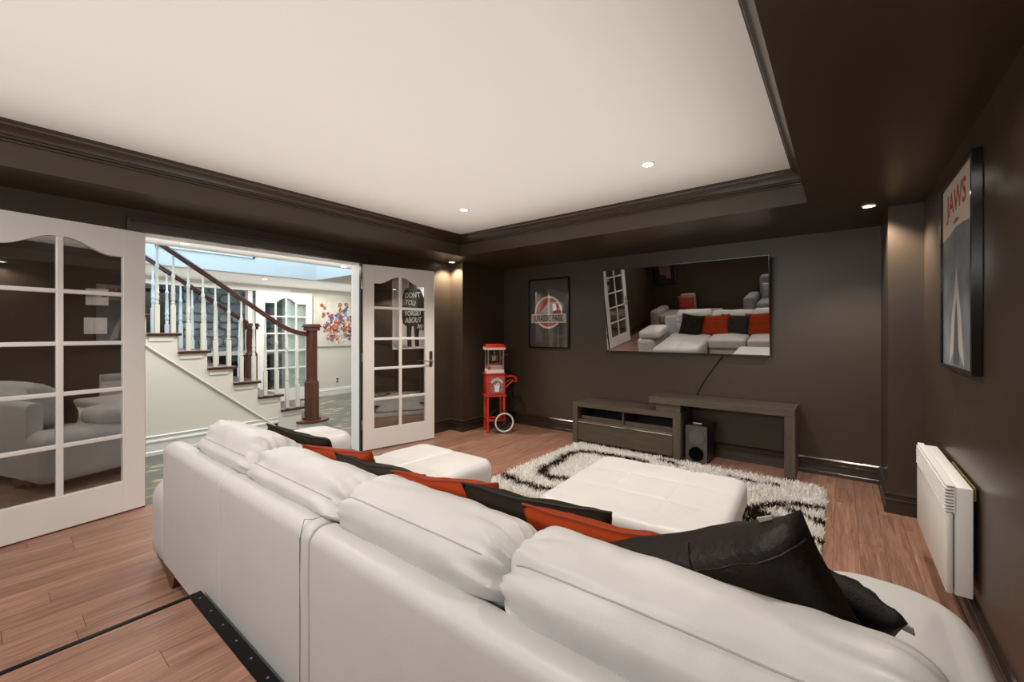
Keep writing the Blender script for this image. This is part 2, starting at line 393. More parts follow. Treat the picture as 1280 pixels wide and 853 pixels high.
# doorway casing (ridged, dark) and white jamb
cas = MB()
def casing_box(a, b_, c, d):  # y0,y1,z0,z1 stepped ridges
    cas.box(XL, XL + 0.014, a, b_, c, d)
for (o, t, w) in ((0.0, 0.016, 0.10), (0.0, 0.026, 0.028), (0.045, 0.022, 0.018), (0.078, 0.030, 0.022)):
    y0, y1 = DY0 - o, DY1 + o
    cas.box(XL, XL + t, y0 - w, y0, 0.0, DZ + o + w); cas.box(XL, XL + t, y1, y1 + w, 0.0, DZ + o + w); cas.box(XL, XL + t, y0, y1, DZ + o, DZ + o + w)
struct('trim_2', cas, M_trim, 'dark ridged casing around the wide doorway')
jb = MB()
jb.box(HX, XL - 0.004, DY0 - 0.02, DY0, 0, DZ + 0.02); jb.box(HX, XL - 0.03, DY1, DY1 + 0.02, 0, DZ + 0.02); jb.box(HX, XL - 0.004, DY0, DY1, DZ, DZ + 0.02)
struct('trim_3', jb, M_wtrim, 'white jamb lining of the wide doorway')
struct('trim_4', MB().box(XL - 0.03, XL + 0.002, DY1, DY1 + 0.02, 0, DZ + 0.02), M_trim, 'dark strip at the right edge of the doorway jamb')

# platform behind the sofa
M_nosing = mat('black_nosing', (0.003, 0.003, 0.004), 0.45, spec=0.12)
PZ, PX, PY = 0.18, -2.14, 0.592
pf = struct('floor_platform', MB().box(PX + 0.005, XR, YR, PY - 0.005, 0, PZ - 0.012), M_subfloor, 'raised plank platform behind the sofa')
x = XR
while x > PX + 0.03:
    x0 = max(PX + 0.022, x - PW)
    y = YR - random.uniform(0, 1.2)
    while y < PY - 0.05:
        a, bb = max(y, YR), min(y + 1.22, PY - 0.045)
        if bb - a > 0.02: obj('plank', MB().box(x0 + 0.0007, x - 0.0007, a + 0.0007, bb - 0.0007, PZ - 0.012, PZ), M_floor, pf, smooth=0)
        y += 1.22
    x -= PW
ns = MB(); ns.box(PX, XR, PY - 0.046, PY, PZ - 0.03, PZ + 0.003, 0.002); ns.box(PX, PX + 0.024, YR, PY - 0.046, PZ - 0.03, PZ + 0.003, 0.002)
obj('nosing', ns, M_nosing, pf, label='black metal nosing strip')
sc = MB()
for i in range(20): sc.cyl((PX + 0.06 + i * 0.13, PY - 0.02, PZ + 0.003), (PX + 0.06 + i * 0.13, PY - 0.02, PZ + 0.0045), 0.004, n=8)
obj('screw', sc, M_nickel, pf, kind='stuff')

# ------------------------------------------------------------------ glass doors
def build_door(name, hx, hy, ang, label, flip, lever_dir):
    """local x from hinge along the leaf, local y thickness (room side = flip)"""
    Wd, Hd, T = 0.865, 1.995, 0.04
    r = empty(name, (hx, hy, 0.008), ang, label, None, None, 'structure')
    st, rs, cm = 0.125, 0.105, 0.034
    g0, g1 = st, Wd - rs - 0.015
    mid = (g0 + g1) / 2
    zb = 0.215
    rowsz = [0.535, 0.87, 1.195, 1.535]
    f = MB()
    f.box(0, g0, -T / 2, T / 2, 0, Hd, 0.003, 1); f.box(g1, Wd, -T / 2, T / 2, 0, Hd, 0.003, 1); f.box(g0, g1, -T / 2, T / 2, 0, zb, 0.003, 1)
    # top rail with a swooping lower edge rising to the middle
    def edge(x):
        t = abs(x - mid) / ((g1 - g0) / 2)
        s = min(1, max(0, (t - 0.10) / 0.72)); s = s * s * (3 - 2 * s)
        return 1.885 - 0.085 * s
    xs = [g0 + (g1 - g0) * i / 32 for i in range(33)]
    poly = [(x, edge(x)) for x in xs] + [(g1, Hd), (g0, Hd)]
    f.prism(poly, frame_M((0, T / 2, 0), (1, 0, 0), (0, 0, 1)), T)
    o = obj('door_frame', f, M_white, r, world=False)
    mu = MB(); mu.box(mid - cm / 2, mid + cm / 2, -0.014, 0.014, zb, 1.89, 0.004, 1)
    obj('muntin', mu, M_white, r, world=False)
    for z in rowsz:
        m2 = MB(); m2.box(g0, g1, -0.013, 0.013, z - 0.014, z + 0.014, 0.004, 1); obj('muntin', m2, M_white, r, world=False)
    zz = [zb] + rowsz + [1.9]
    for i in range(5):
        for (a, b_) in ((g0, mid - cm / 2), (mid + cm / 2, g1)):
            p = MB(); z0 = zz[i] + (0.014 if i else 0); z1 = zz[i + 1] - (0.014 if i < 4 else 0)
            if i < 4: p.box(a, b_, -0.003, 0.003, z0, z1)
            else:
                xx = [a + (b_ - a) * q / 12 for q in range(13)]
                p.prism([(x, edge(x)) for x in xx][::-1] + [(a, z0), (b_, z0)], frame_M((0, 0.003, 0), (1, 0, 0), (0, 0, 1)), 0.006)
            obj('pane', p, M_doorglass, r, world=False, smooth=0)
    s = flip
    h = MB(); xh = Wd - 0.052
    pl = [(xh + 0.021 * math.cos(a), 0.95 + 0.075 * (1 if math.sin(a) > 0 else -1) + 0.021 * math.sin(a)) for a in [2 * PI * i / 24 for i in range(24)]]
    ys = T / 2 if s > 0 else -T / 2 - 0.008
    h.prism(pl, frame_M((0, ys + 0.008, 0), (1, 0, 0), (0, 0, 1)), 0.008)
    hp = obj('handle_plate', h, M_nickel, r, world=False, label='brushed nickel lever handle plate')
    l = MB(); yo = T / 2 if s > 0 else -T / 2
    l.cyl((xh, yo, 0.93), (xh, yo + s * 0.05, 0.93), 0.009, n=12); l.tube([(xh, yo + s * 0.048, 0.93), (xh - 0.05, yo + s * 0.05, 0.93), (xh - 0.12, yo + s * 0.048, 0.932)], [0.009, 0.008, 0.007], n=8)
    c = obj('lever', l, M_nickel, r, world=False); c.parent = hp
    for z in (0.28, 1.0, 1.78):
        hg = MB(); hs_ = -T / 2; hg.cyl((-0.006, hs_, z - 0.05), (-0.006, hs_, z + 0.05), 0.007, n=10); obj('hinge', hg, M_chrome, r, world=False)
    return r
build_door('door_1', XL + 0.012, DY0 - 0.004, math.radians(-90 + 8.5), 'white glazed french door folded back on the left of the doorway', 1, 1)
build_door('door_2', XL + 0.008, DY1 + 0.012, math.radians(90 - 11.5), 'white glazed french door folded back on the right of the doorway', -1, 1)

# ------------------------------------------------------------------ downlights
def downlight(loc, label, group, power, colr=(1.0, 0.90, 0.78), ang=125, lit=True, r=0.038, trim=None):
    o = empty('downlight', loc, 0, label, 'downlight', group)
    t = MB(); t.torus((0, 0, -0.002), r, 0.006, (0, 0, 1), 28, 6); obj('trim_ring', t, trim or M_wtrim, o, world=False)
    l = MB(); l.cyl((0, 0, -0.003), (0, 0, 0.001), r * 0.82, n=24); obj('lens', l, M_lens, o, world=False)
    d = bpy.data.lights.new('lamp_glow', 'SPOT'); d.energy = power; d.color = colr; d.spot_size = math.radians(ang); d.spot_blend = 0.55; d.shadow_soft_size = 0.03
    lo = bpy.data.objects.new('lamp_glow', d); C.objects.link(lo); lo.parent = o; lo.location = (0, 0, -0.02)
    return o
CP, CF, SP = 72, 32, 55
downlight((-2.72, 2.76, ZC - 0.001), 'recessed downlight in white ceiling nearest the back left tray corner', 'ceiling downlights', CP)
downlight((-1.016, 2.768, ZC - 0.001), 'recessed downlight in white ceiling nearer the right tray edge', 'ceiling downlights', CP)
downlight((-2.72, 0.0, ZC - 0.001), 'recessed ceiling downlight outside the picture above the sofa left end', 'ceiling downlights', CF)
downlight((-1.016, 0.0, ZC - 0.001), 'recessed ceiling downlight outside the picture above the platform', 'ceiling downlights', CF)
downlight((-3.90, 3.74, ZS - 0.001), 'recessed downlight in dark soffit above the left corner column', 'soffit downlights', SP)
downlight((0.151, 3.882, ZS - 0.001), 'recessed downlight in dark soffit beside the right corner column', 'soffit downlights', SP)
downlight((0.27, 1.5, ZS - 0.001), 'recessed soffit downlight above the framed poster on the right wall', 'soffit downlights', 22, ang=165)
downlight((-4.90, 2.84, ZH - 0.001), 'recessed hall downlight just inside the doorway top right', 'hall downlights', 11, (1, .93, .82))
downlight((-4.78, 1.20, ZH - 0.001), 'recessed hall downlight just inside the doorway top left', 'hall downlights', 11, (1, .93, .82))
downlight((-7.0, 2.76, ZH - 0.001), 'recessed hall downlight beyond the stairs near the far wall', 'hall downlights', 11, (1, .93, .82))
# ------------------------------------------------------------------ hall beyond the doorway
struct('floor_hall', MB().box(-12.0, XL - 0.0, -1.2, 6.0, -0.06, -0.002), M_hallfloor, 'mottled slate coloured hall floor')
WX = -8.12                                   # far hall wall
OY0, OY1, OZ = 0.9, 3.55, 2.0                # opening in it towards the stone fireplace
hw = MB(); hw.box(WX - 0.14, WX, OY1, 6.0, 0, 2.5); hw.box(WX - 0.14, WX, -1.2, OY0, 0, 2.5); hw.box(WX - 0.14, WX, OY0, OY1, OZ, 2.5)
struct('wall_hall', hw, M_hallw, 'cream far wall of the hall')
hs = MB(); hs.box(-12.0, XL - 0.2, 6.0, 6.1, 0, 2.5); hs.box(-12, XL - 0.2, -1.3, -1.2, 0, 2.5)
struct('wall_hall_ends', hs, M_hallw, 'cream end walls of the hall')
struct('wall_hall_near', MB().box(HX, HX + 0.02, DY1 + 0.02, 6.0, 0, 2.5).box(HX, HX + 0.02, -1.2, DY0 - 0.02, 0, 2.5).box(HX, HX + 0.02, DY0 - 0.02, DY1 + 0.02, DZ + 0.02, 2.5), M_hallw, 'cream hall side of the doorway wall')
SX0, SX1, SY0, SY1, SZ = -6.56, -5.07, -1.1, 3.34, 3.9   # stairwell opening
hc = MB(); hc.box(-12.0, SX0, -1.2, 6.0, ZH, ZH + 0.3); hc.box(SX1, HX, -1.2, 6.0, ZH, ZH + 0.3); hc.box(SX0, SX1, SY1, 6.0, ZH, ZH + 0.3); hc.box(SX0, SX1, -1.2, SY0, ZH, ZH + 0.3)
struct('ceiling_hall', hc, M_hallc, 'white hall ceiling around the stairwell')
sw = MB(); sw.box(SX0 - 0.1, SX0, SY0, SY1, ZH + 0.3, SZ); sw.box(SX1, SX1 + 0.1, SY0, SY1, ZH + 0.3, SZ); sw.box(SX0 - 0.1, SX1 + 0.1, SY1, SY1 + 0.1, ZH + 0.3, SZ); sw.box(SX0 - 0.1, SX1 + 0.1, SY0 - 0.1, SY0, ZH + 0.3, SZ); sw.box(SX0 - 0.1, SX1 + 0.1, SY0 - 0.1, SY1 + 0.1, SZ, SZ + 0.1)
struct('wall_stairwell', sw, M_wtrim, 'white walls of the open stairwell above the hall')
pm = MB()
for (a, b_) in ((-0.6, 0.85), (1.35, 2.45)):
    z0, z1 = 2.32, 3.1
    for (y0, y1, c, d) in ((a, b_, z0, z0 + 0.03), (a, b_, z1, z1 + 0.03), (a, a + 0.03, z0, z1), (b_ - 0.03, b_, z0, z1)):
        pm.box(SX0, SX0 + 0.015, y0, y1, c, d)
struct('trim_5', pm, M_wtrim, 'raised panel moulding on the stairwell wall')
hb = [(0, 0.0), (0.016, 0.0), (0.016, 0.09), (0.022, 0.10), (0.012, 0.115), (0.012, 0.135), (0, 0.145)]
struct('baseboard_hall', MB().sweep([(WX, 6.0), (WX, OY1 + 0.1)], hb), M_wtrim, 'white baseboard under the flower painting', smooth=20)
struct('trim_6', MB().box(WX, WX + 0.03, OY1 - 0.0, OY1 + 0.08, 0, OZ + 0.08).box(WX, WX + 0.03, OY0 - 0.08, OY0, 0, OZ + 0.08).box(WX, WX + 0.03, OY0, OY1, OZ, OZ + 0.08).box(WX - 0.13, WX, 2.93, 3.0, 0, OZ), M_wtrim, 'white casing of the opening in the far hall wall')
struct('trim_7', MB().sweep([(WX, 6.0), (WX, -1.2)], [(0, ZH - 0.06), (0.01, ZH - 0.06), (0.04, ZH - 0.02), (0.04, ZH), (0, ZH)]), M_hallw, 'small cream cornice on the far hall wall')
struct('ceiling_far_room', MB().box(-12, WX - 0.14, -1.2, 6, 2.45, 2.55), M_hallc, 'ceiling of the room with the stone fireplace')

# hall french door, folded across the opening
hd = empty('door_3', (WX + 0.06, 3.03, 0.01), 0, 'white arched glazed french door on the far hall wall', None, None, 'structure')
Wd, Hd = 0.98, 2.01
f = MB(); y0 = 3.03; g0, g1 = y0 + 0.14, y0 + Wd - 0.11; zb = 0.24
f.box(WX + 0.04, WX + 0.08, y0, g0, 0.01, Hd); f.box(WX + 0.04, WX + 0.08, g1, y0 + Wd, 0.01, Hd); f.box(WX + 0.04, WX + 0.08, g0, g1, 0.01, zb)
md = (g0 + g1) / 2
def edge3(y):
    t = abs(y - md) / ((g1 - g0) / 2)
    return 1.90 - 0.10 * (min(1, t / 0.5) ** 2)
ys = [g0 + (g1 - g0) * i / 32 for i in range(33)]
f.prism([(y, edge3(y)) for y in ys] + [(g1, Hd), (g0, Hd)], frame_M((WX + 0.04, 0, 0), (0, 1, 0), (0, 0, 1)), 0.04)
obj('door_frame', f, M_white, hd)
cols = [g0 + (g1 - g0) * q / 4 for q in range(5)]
for q in (1, 2, 3): obj('muntin', MB().box(WX + 0.045, WX + 0.075, cols[q] - 0.014, cols[q] + 0.014, zb, 1.9), M_white, hd)
rz = [zb, 0.62, 0.94, 1.25, 1.56]
for z in rz[1:]: obj('muntin', MB().box(WX + 0.046, WX + 0.074, g0, g1, z - 0.013, z + 0.013), M_white, hd)
for i in range(5):
    for q in range(4):
        a, b_ = cols[q], cols[q + 1]; z0 = rz[i]; p = MB()
        if i < 4: p.box(WX + 0.058, WX + 0.062, a, b_, z0, rz[i + 1])
        else:
            yy = [a + (b_ - a) * w / 8 for w in range(9)]
            p.prism([(y, edge3(y)) for y in yy][::-1] + [(a, z0), (b_, z0)], frame_M((WX + 0.058, 0, 0), (0, 1, 0), (0, 0, 1)), 0.004)
        obj('pane', p, M_hallglass, hd, smooth=0)
lv = MB(); lv.cyl((WX + 0.08, y0 + Wd - 0.05, 0.97), (WX + 0.13, y0 + Wd - 0.05, 0.97), 0.012, n=10); lv.cyl((WX + 0.125, y0 + Wd - 0.05, 0.97), (WX + 0.125, y0 + Wd - 0.17, 0.97), 0.010, n=10)
obj('lever', lv, M_nickel, hd)

# stone fireplace wall behind the opening
FX = -9.5
sfw = struct('wall_fireplace', MB().box(FX - 0.3, FX - 0.03, 0.2, 5.2, 0, 2.45), M_mortar, 'grey fieldstone fireplace wall beyond the hall opening')
rs = random.Random(3)
z = 0.02
while z < 2.4:
    hgt = rs.uniform(0.12, 0.21); y = 1.2 + rs.uniform(-0.2, 0)
    while y < 4.6:
        wdt = rs.uniform(0.17, 0.44)
        y1, z1 = min(y + wdt, 4.7), min(z + hgt, 2.44)
        inside = (2.75 < (y + y1) / 2 < 3.95 and z1 < 0.80)
        if not inside and y1 - y > 0.06:
            m = MB(); dp = rs.uniform(0.0, 0.035)
            cy, cz, hy, hz = (y + y1) / 2, (z + z1) / 2, (y1 - y) / 2 - 0.007, (z1 - z) / 2 - 0.006
            n = 10; ring0 = []; ring1 = []
            for q in range(n):
                a = 2 * PI * (q + .5) / n; ca, sa = math.cos(a), math.sin(a)
                e = (abs(ca) ** 5 + abs(sa) ** 5) ** (-1 / 5) * rs.uniform(0.93, 1.0)
                ring0.append(m.bm.verts.new((FX - 0.04, cy + hy * ca * e, cz + hz * sa * e)))
                ring1.append(m.bm.verts.new((FX + dp, cy + hy * 0.91 * ca * e, cz + hz * 0.88 * sa * e)))
            for q in range(n): m.bm.faces.new((ring0[q], ring0[(q + 1) % n], ring1[(q + 1) % n], ring1[q]))
            m.bm.faces.new(ring1)
            obj('stone', m, M_stone, sfw, smooth=50)
        y += wdt
    z += hgt
obj('firebox', MB().box(FX - 0.05, FX + 0.01, 2.78, 3.92, 0.02, 0.78), M_black, sfw, label='black firebox insert')
obj('mantel', MB().box(FX, FX + 0.2, 2.6, 4.1, 0.82, 0.9, 0.005, 1), M_wtrim, sfw)
dkw = empty('cabinet', (FX + 0.2, 1.55, 0), 0, 'tall dark cabinet left of the stone fireplace seen between the balusters', 'cabinet')
obj('body', MB().box(FX + 0.02, FX + 0.5, 1.05, 2.05, 0.0, 2.0), M_blackgl, dkw)
for z_ in (1.18, 0.5): obj('shelf_edge', MB().box(FX + 0.5, FX + 0.52, 1.05, 2.05, z_, z_ + 0.04), M_wtrim, dkw)

# staircase
st = empty('staircase', (-6.05, 2.0, 0), 0, 'white staircase with dark treads, turned white balusters and mahogany handrails', 'staircase')
AX, BX = -5.60, -6.50
nose = [3.00, 2.68, 2.42, 2.155, 1.89, 1.637, 1.37, 1.11, 0.85, 0.59]
tz = [0.105] + [0.297 + 0.194 * i for i in range(9)]
for i in range(1, len(nose)):
    y1 = nose[i]; y0 = nose[i + 1] - 0.03 if i + 1 < len(nose) else y1 - 0.29
    obj('tread', MB().box(BX - 0.03, AX + 0.035, y0, y1, tz[i] - 0.03, tz[i], 0.006, 2), M_tread, st)
    obj('riser', MB().box(BX, AX - 0.002, y1 - 0.045, y1 - 0.03, tz[i - 1], tz[i] - 0.03), M_wtrim, st)
    obj('tread_shade_block', MB().prism([(y1 - 0.035, tz[i] - 0.03), (y0 + 0.02, tz[i] - 0.03), (y0 + 0.02 + 0.0, tz[i] - 0.085), (y1 - 0.085, tz[i] - 0.085)], frame_M((AX, 0, 0), (0, 1, 0), (0, 0, 1)), 0.012), M_hallw, st)  # trapezoid block shaped after the shade under the tread overhang
# first bullnose step
def plate(inset, z0, z1):
    m = MB(); P = []
    for q in range(25):
        a = PI * q / 24
        P.append((AX - 0.0 + (0.165 - inset) * math.sin(a) - 0.0, 2.80 - (0.215 - inset) * math.cos(a)))
    P += [(BX, 3.0 - inset), (BX, 2.59 + inset)]
    m.prism([(p[0], p[1]) for p in P], Matrix.Translation((0, 0, z0)), z1 - z0)
    return m
obj('tread', plate(0.0, 0.078, 0.105), M_mahog, st); obj('riser', plate(0.03, 0.0, 0.078), M_wtrim, st)
# stringer, lower panel and skirting on the visible side
saw = []
for i in range(1, len(nose)):
    saw += [(nose[i] - 0.03, tz[i - 1] - (0.03 if i > 1 else 0.105)), (nose[i] - 0.03, tz[i] - 0.03)]
top = saw + [(0.30, tz[-1] - 0.03)]
low = [(0.30, 1.80), (2.42, 0.03), (2.65, 0.0)]
obj('stringer', MB().prism(top + low, frame_M((AX - 0.02, 0, 0), (0, 1, 0), (0, 0, 1)), 0.02), M_hallw, st)
obj('stringer', MB().prism(top + low, frame_M((BX, 0, 0), (0, 1, 0), (0, 0, 1)), 0.02), M_hallw, st)
obj('side_panel', MB().prism([(0.30, 1.85), (2.50, 0.02), (2.50, 0.0), (-0.8, 0.0), (-0.8, 2.1), (0.30, 2.1)], frame_M((AX - 0.05, 0, 0), (0, 1, 0), (0, 0, 1)), 0.035), M_hallw, st)
obj('stringer_bead', MB().tube([(AX + 0.002, 0.3, 1.79), (AX + 0.002, 2.40, 0.035)], 0.011, 6), M_hallw, st)
sk = [(0, 0.0), (0.020, 0.0), (0.020, 0.035), (0.012, 0.045), (0.012, 0.125), (0.020, 0.135), (0.020, 0.150), (0.008, 0.16), (0.008, 0.185), (0.018, 0.195), (0, 0.205)]
obj('skirting', MB().sweep([(AX - 0.012, 2.36), (AX - 0.012, -0.8)][::-1], [(-o, z) for o, z in sk]), M_wtrim, st, smooth=20)
# balusters
def rail_z(y):   # handrail centre line on the near side
    if y < 2.36: return 2.167 - 0.70 * (y - 1.258)
    t = min(1.0, (y - 2.36) / 0.36)
    return 2.167 - 0.70 * (2.36 - 1.258) - 0.252 * t + 0.108 * t * t
def baluster(x, y, z0, z1):
    h = z1 - z0; s = 0.0195; m = MB()
    m.box(x - s, x + s, y - s, y + s, z0, z0 + 0.30)
    r = 0.0175
    prof = [(r * .9, 0.30), (r * .75, 0.31), (r * 1.1, 0.32), (r * .7, 0.335), (r * .95, 0.345), (r * 1.12, 0.385), (r * .8, 0.40), (r * 1.15, 0.42), (r * 1.15, 0.435)]
    t0 = 0.435
    prof += [(r * .95, t0 + 0.01), (r * 1.02, t0 + 0.05), (r * .72, h - 0.25), (r * 1.02, h - 0.235), (r * 1.02, h - 0.215), (r * .62, h - 0.20), (r * .55, h)]
    m.lathe([(a, z0 + b_) for a, b_ in prof], (x, y, 0), 8)
    return m
for side, xx in ((0, AX - 0.035), (1, BX + 0.035)):
    for i in range(1, 9):
        for dy in (0.06, 0.195):
            y = nose[i] - dy
            zt = rail_z(y) - 0.03 if side == 0 else (rail_z(y + 0.03))- 0.03
            if side == 1 and y > 2.40: continue
            obj('baluster', baluster(xx, y, tz[i], min(zt, 2.9)), M_balus if side == 0 else M_wtrim, st)
# handrails
rp = [(-0.030, -0.018), (-0.022, -0.030), (0.022, -0.030), (0.030, -0.018), (0.024, -0.004), (0.032, 0.010), (0.020, 0.028), (0, 0.032), (-0.020, 0.028), (-0.032, 0.010), (-0.024, -0.004)]
def rail(xc, ys_, dz):
    m = MB(); rows = []
    for y in ys_:
        rows.append([m.bm.verts.new((xc + a, y, rail_z(y + dz) + b_)) for a, b_ in rp])
    n = len(rp)
    for a, b_ in zip(rows, rows[1:]):
        for j in range(n): m.bm.faces.new((a[j], a[(j + 1) % n], b_[(j + 1) % n], b_[j]))
    m.bm.faces.new(rows[0]); m.bm.faces.new(rows[-1][::-1])
    return m
obj('handrail', rail(AX - 0.035, [0.3 + (2.74 - 0.3) * q / 48 for q in range(49)], 0), M_rail, st)
obj('handrail', rail(BX + 0.035, [0.3 + (2.33 - 0.3) * q / 40 for q in range(41)], 0.03), M_rail, st)
def newel(x, y, z0, z1, s):
    p = MB(); zb_ = z0 + 0.50
    p.box(x - s - 0.004, x + s + 0.004, y - s - 0.004, y + s + 0.004, z0, zb_, 0.004, 1)
    n = obj('newel_post', p, M_mahog, st)
    q = MB(); q.lathe([(s * 1.40, zb_), (s * 1.12, zb_ + 0.03), (s * 1.12, z1 - 0.09)], (x, y, 0), 4); obj('shaft', q, M_mahog, n)
    fl = MB()
    for d in (-0.028, 0, 0.028):
        fl.cyl((x + s * 0.80, y + d, zb_ + 0.06), (x + s * 0.80, y + d, z1 - 0.12), 0.010, n=8); fl.cyl((x + d, y - s * 0.80, zb_ + 0.06), (x + d, y - s * 0.80, z1 - 0.12), 0.010, n=8)
    obj('reeding', fl, M_mahog, n, kind='stuff')
    b = MB(); b.box(x - s - 0.02, x + s + 0.02, y - s - 0.02, y + s + 0.02, z0, z0 + 0.022, 0.006); obj('base_collar', b, M_mahog, n)
    c = MB(); c.box(x - s - 0.012, x + s + 0.012, y - s - 0.012, y + s + 0.012, z1 - 0.09, z1 - 0.045, 0.004); c.box(x - s - 0.03, x + s + 0.03, y - s - 0.03, y + s + 0.03, z1 - 0.045, z1 - 0.025, 0.006); c.box(x - s - 0.018, x + s + 0.018, y - s - 0.018, y + s + 0.018, z1 - 0.025, z1, 0.008)
    obj('cap', c, M_mahog, n)
newel(AX - 0.03, 2.805, 0.105, 1.385, 0.064)
newel(BX + 0.03, 2.375, 0.475, 1.40, 0.055)

# flower painting, outlet
cv = empty('painting', (WX + 0.02, 4.62, 1.47), 0, 'pale canvas painting of a colourful bouquet on the cream hall wall', 'painting')
obj('canvas', MB().box(WX + 0.002, WX + 0.035, 4.06, 5.2, 0.985, 1.97, 0.004, 1), mat('pale_canvas', (0.66, 0.63, 0.56), 0.8, var=0.15, vscale=3), cv)
pal = [((0.42, 0.06, 0.04), 'red_paint'), ((0.55, 0.17, 0.08), 'orange_paint'), ((0.07, 0.11, 0.30), 'blue_paint'), ((0.20, 0.30, 0.50), 'sky_blue_paint'), ((0.80, 0.76, 0.74), 'white_paint'), ((0.30, 0.10, 0.22), 'plum_paint'), ((0.06, 0.06, 0.06), 'black_paint'), ((0.20, 0.22, 0.10), 'olive_paint'), ((0.65, 0.40, 0.30), 'peach_paint')]
blot = [MB() for _ in pal]; rp_ = random.Random(11)
for q in range(330):
    a = rp_.uniform(0, 2 * PI); rr = math.sqrt(rp_.random())
    y = 4.62 + 0.36 * rr * math.cos(a); z = 1.36 + 0.31 * rr * math.sin(a)
    if q > 230:
        t = rp_.random(); b_ = rp_.choice([(4.22, 1.80), (4.17, 1.66), (4.62, 1.86), (4.78, 1.88), (4.98, 1.75), (5.02, 1.45), (4.30, 1.16), (4.85, 1.15)])
        y = 4.60 + (b_[0] - 4.60) * (0.45 + 0.55 * t) + rp_.uniform(-.03, .03); z = 1.38 + (b_[1] - 1.38) * (0.45 + 0.55 * t) + rp_.uniform(-.03, .03)
    r = rp_.uniform(0.012, 0.048); n = rp_.randint(4, 7); ph = rp_.random() * 6
    P = [(y + r * rp_.uniform(.5, 1.3) * math.cos(ph + 2 * PI * w / n), z + r * rp_.uniform(.5, 1.3) * math.sin(ph + 2 * PI * w / n)) for w in range(n)]
    blot[rp_.choice([0, 0, 1, 1, 2, 2, 3, 4, 4, 5, 6, 7, 8])].prism(P, frame_M((WX + 0.0352 + q * 0.000008, 0, 0), (0, 1, 0), (0, 0, 1)), 0.0012)
for (c, n_), b_ in zip(pal, blot): obj('brushwork', b_, mat(n_, c, 0.6), cv, smooth=0, label=n_.replace('_', ' ') + ' dabs of the bouquet', kind='stuff')
ou = empty('wall_outlet', (WX + 0.01, 4.57, 0.29), 0, 'white wall outlet under the flower painting', 'outlet')
obj('cover_plate', MB().box(WX + 0.001, WX + 0.008, 4.525, 4.615, 0.22, 0.36, 0.003, 1), M_paper, ou)
for z_ in (0.30, 0.245): obj('socket', MB().box(WX + 0.008, WX + 0.010, 4.55, 4.59, z_, z_ + 0.035), M_black, ou)
# ------------------------------------------------------------------ soft furnishing builders
def rrect(hx, hy, rc, n):
    """n points of a rounded rectangle with even arc length"""
    rc = max(0.0005, min(rc, hx - 1e-4, hy - 1e-4)); a, b_ = hx - rc, hy - rc
    segs = [('l', (hx, -b_), (hx, b_)), ('a', (a, b_), 0), ('l', (a, hy), (-a, hy)), ('a', (-a, b_), PI / 2), ('l', (-hx, b_), (-hx, -b_)), ('a', (-a, -b_), PI), ('l', (-a, -hy), (a, -hy)), ('a', (a, -b_), 1.5 * PI)]
    return segs, rc
def pad(x0, x1, y0, y1, z0, z1, r, rc, puff=0.0, nl=10, nc=6, nr=14, rb=0.01, fn=None, mb=None, M=None):
    m = mb or MB(); cx, cy, hx, hy = (x0 + x1) / 2, (y0 + y1) / 2, (x1 - x0) / 2, (y1 - y0) / 2
    def ring(inset):
        rcc = max(0.002, rc - inset); ax, ay = hx - inset - rcc, hy - inset - rcc; P = []
        for k_, (sx, sy) in enumerate(((1, 1), (-1, 1), (-1, -1), (1, -1))):
            for q in range(nc):
                a = PI / 2 * k_ + PI / 2 * q / nc
                P.append((sx * ax + rcc * math.cos(a), sy * ay + rcc * math.sin(a)))
            e0 = (sx * ax + rcc * math.cos(PI / 2 * (k_ + 1)), sy * ay + rcc * math.sin(PI / 2 * (k_ + 1)))
            nx = ((1, 1), (-1, 1), (-1, -1), (1, -1))[(k_ + 1) % 4]
            e1 = (nx[0] * ax + rcc * math.cos(PI / 2 * (k_ + 1)), nx[1] * ay + rcc * math.sin(PI / 2 * (k_ + 1)))
            for q in range(nl): P.append((e0[0] + (e1[0] - e0[0]) * q / nl, e0[1] + (e1[1] - e0[1]) * q / nl))
        return P
    rings = []
    for q in range(4): a = PI / 2 * q / 4; rings.append([(p[0], p[1], z0 + rb - rb * math.cos(a)) for p in ring(rb - rb * math.sin(a))])
    for q in range(1, 7): rings.append([(p[0], p[1], z0 + rb + (z1 - r - z0 - rb) * q / 7) for p in ring(0)])
    for q in range(7): a = PI / 2 * q / 6; rings.append([(p[0], p[1], z1 - r + r * math.sin(a)) for p in ring(r - r * math.cos(a))])
    base = ring(r)
    for q in range(1, nr):
        k_ = 1 - q / nr; rings.append([(p[0] * k_, p[1] * k_, z1 + puff * (1 - k_ * k_)) for p in base])
    V = []
    def put(p):
        v = Vector((p[0] + cx, p[1] + cy, p[2]))
        if fn: v = fn(v)
        if M is not None: v = M @ v
        return m.bm.verts.new(v)
    for R_ in rings: V.append([put(p) for p in R_])
    n = len(V[0])
    for A, B in zip(V, V[1:]):
        for j in range(n): m.bm.faces.new((A[j], A[(j + 1) % n], B[(j + 1) % n], B[j]))
    c = put((0, 0, z1 + puff))
    for j in range(n): m.bm.faces.new((V[-1][j], V[-1][(j + 1) % n], c))
    m.bm.faces.new(V[0][::-1])
    return m
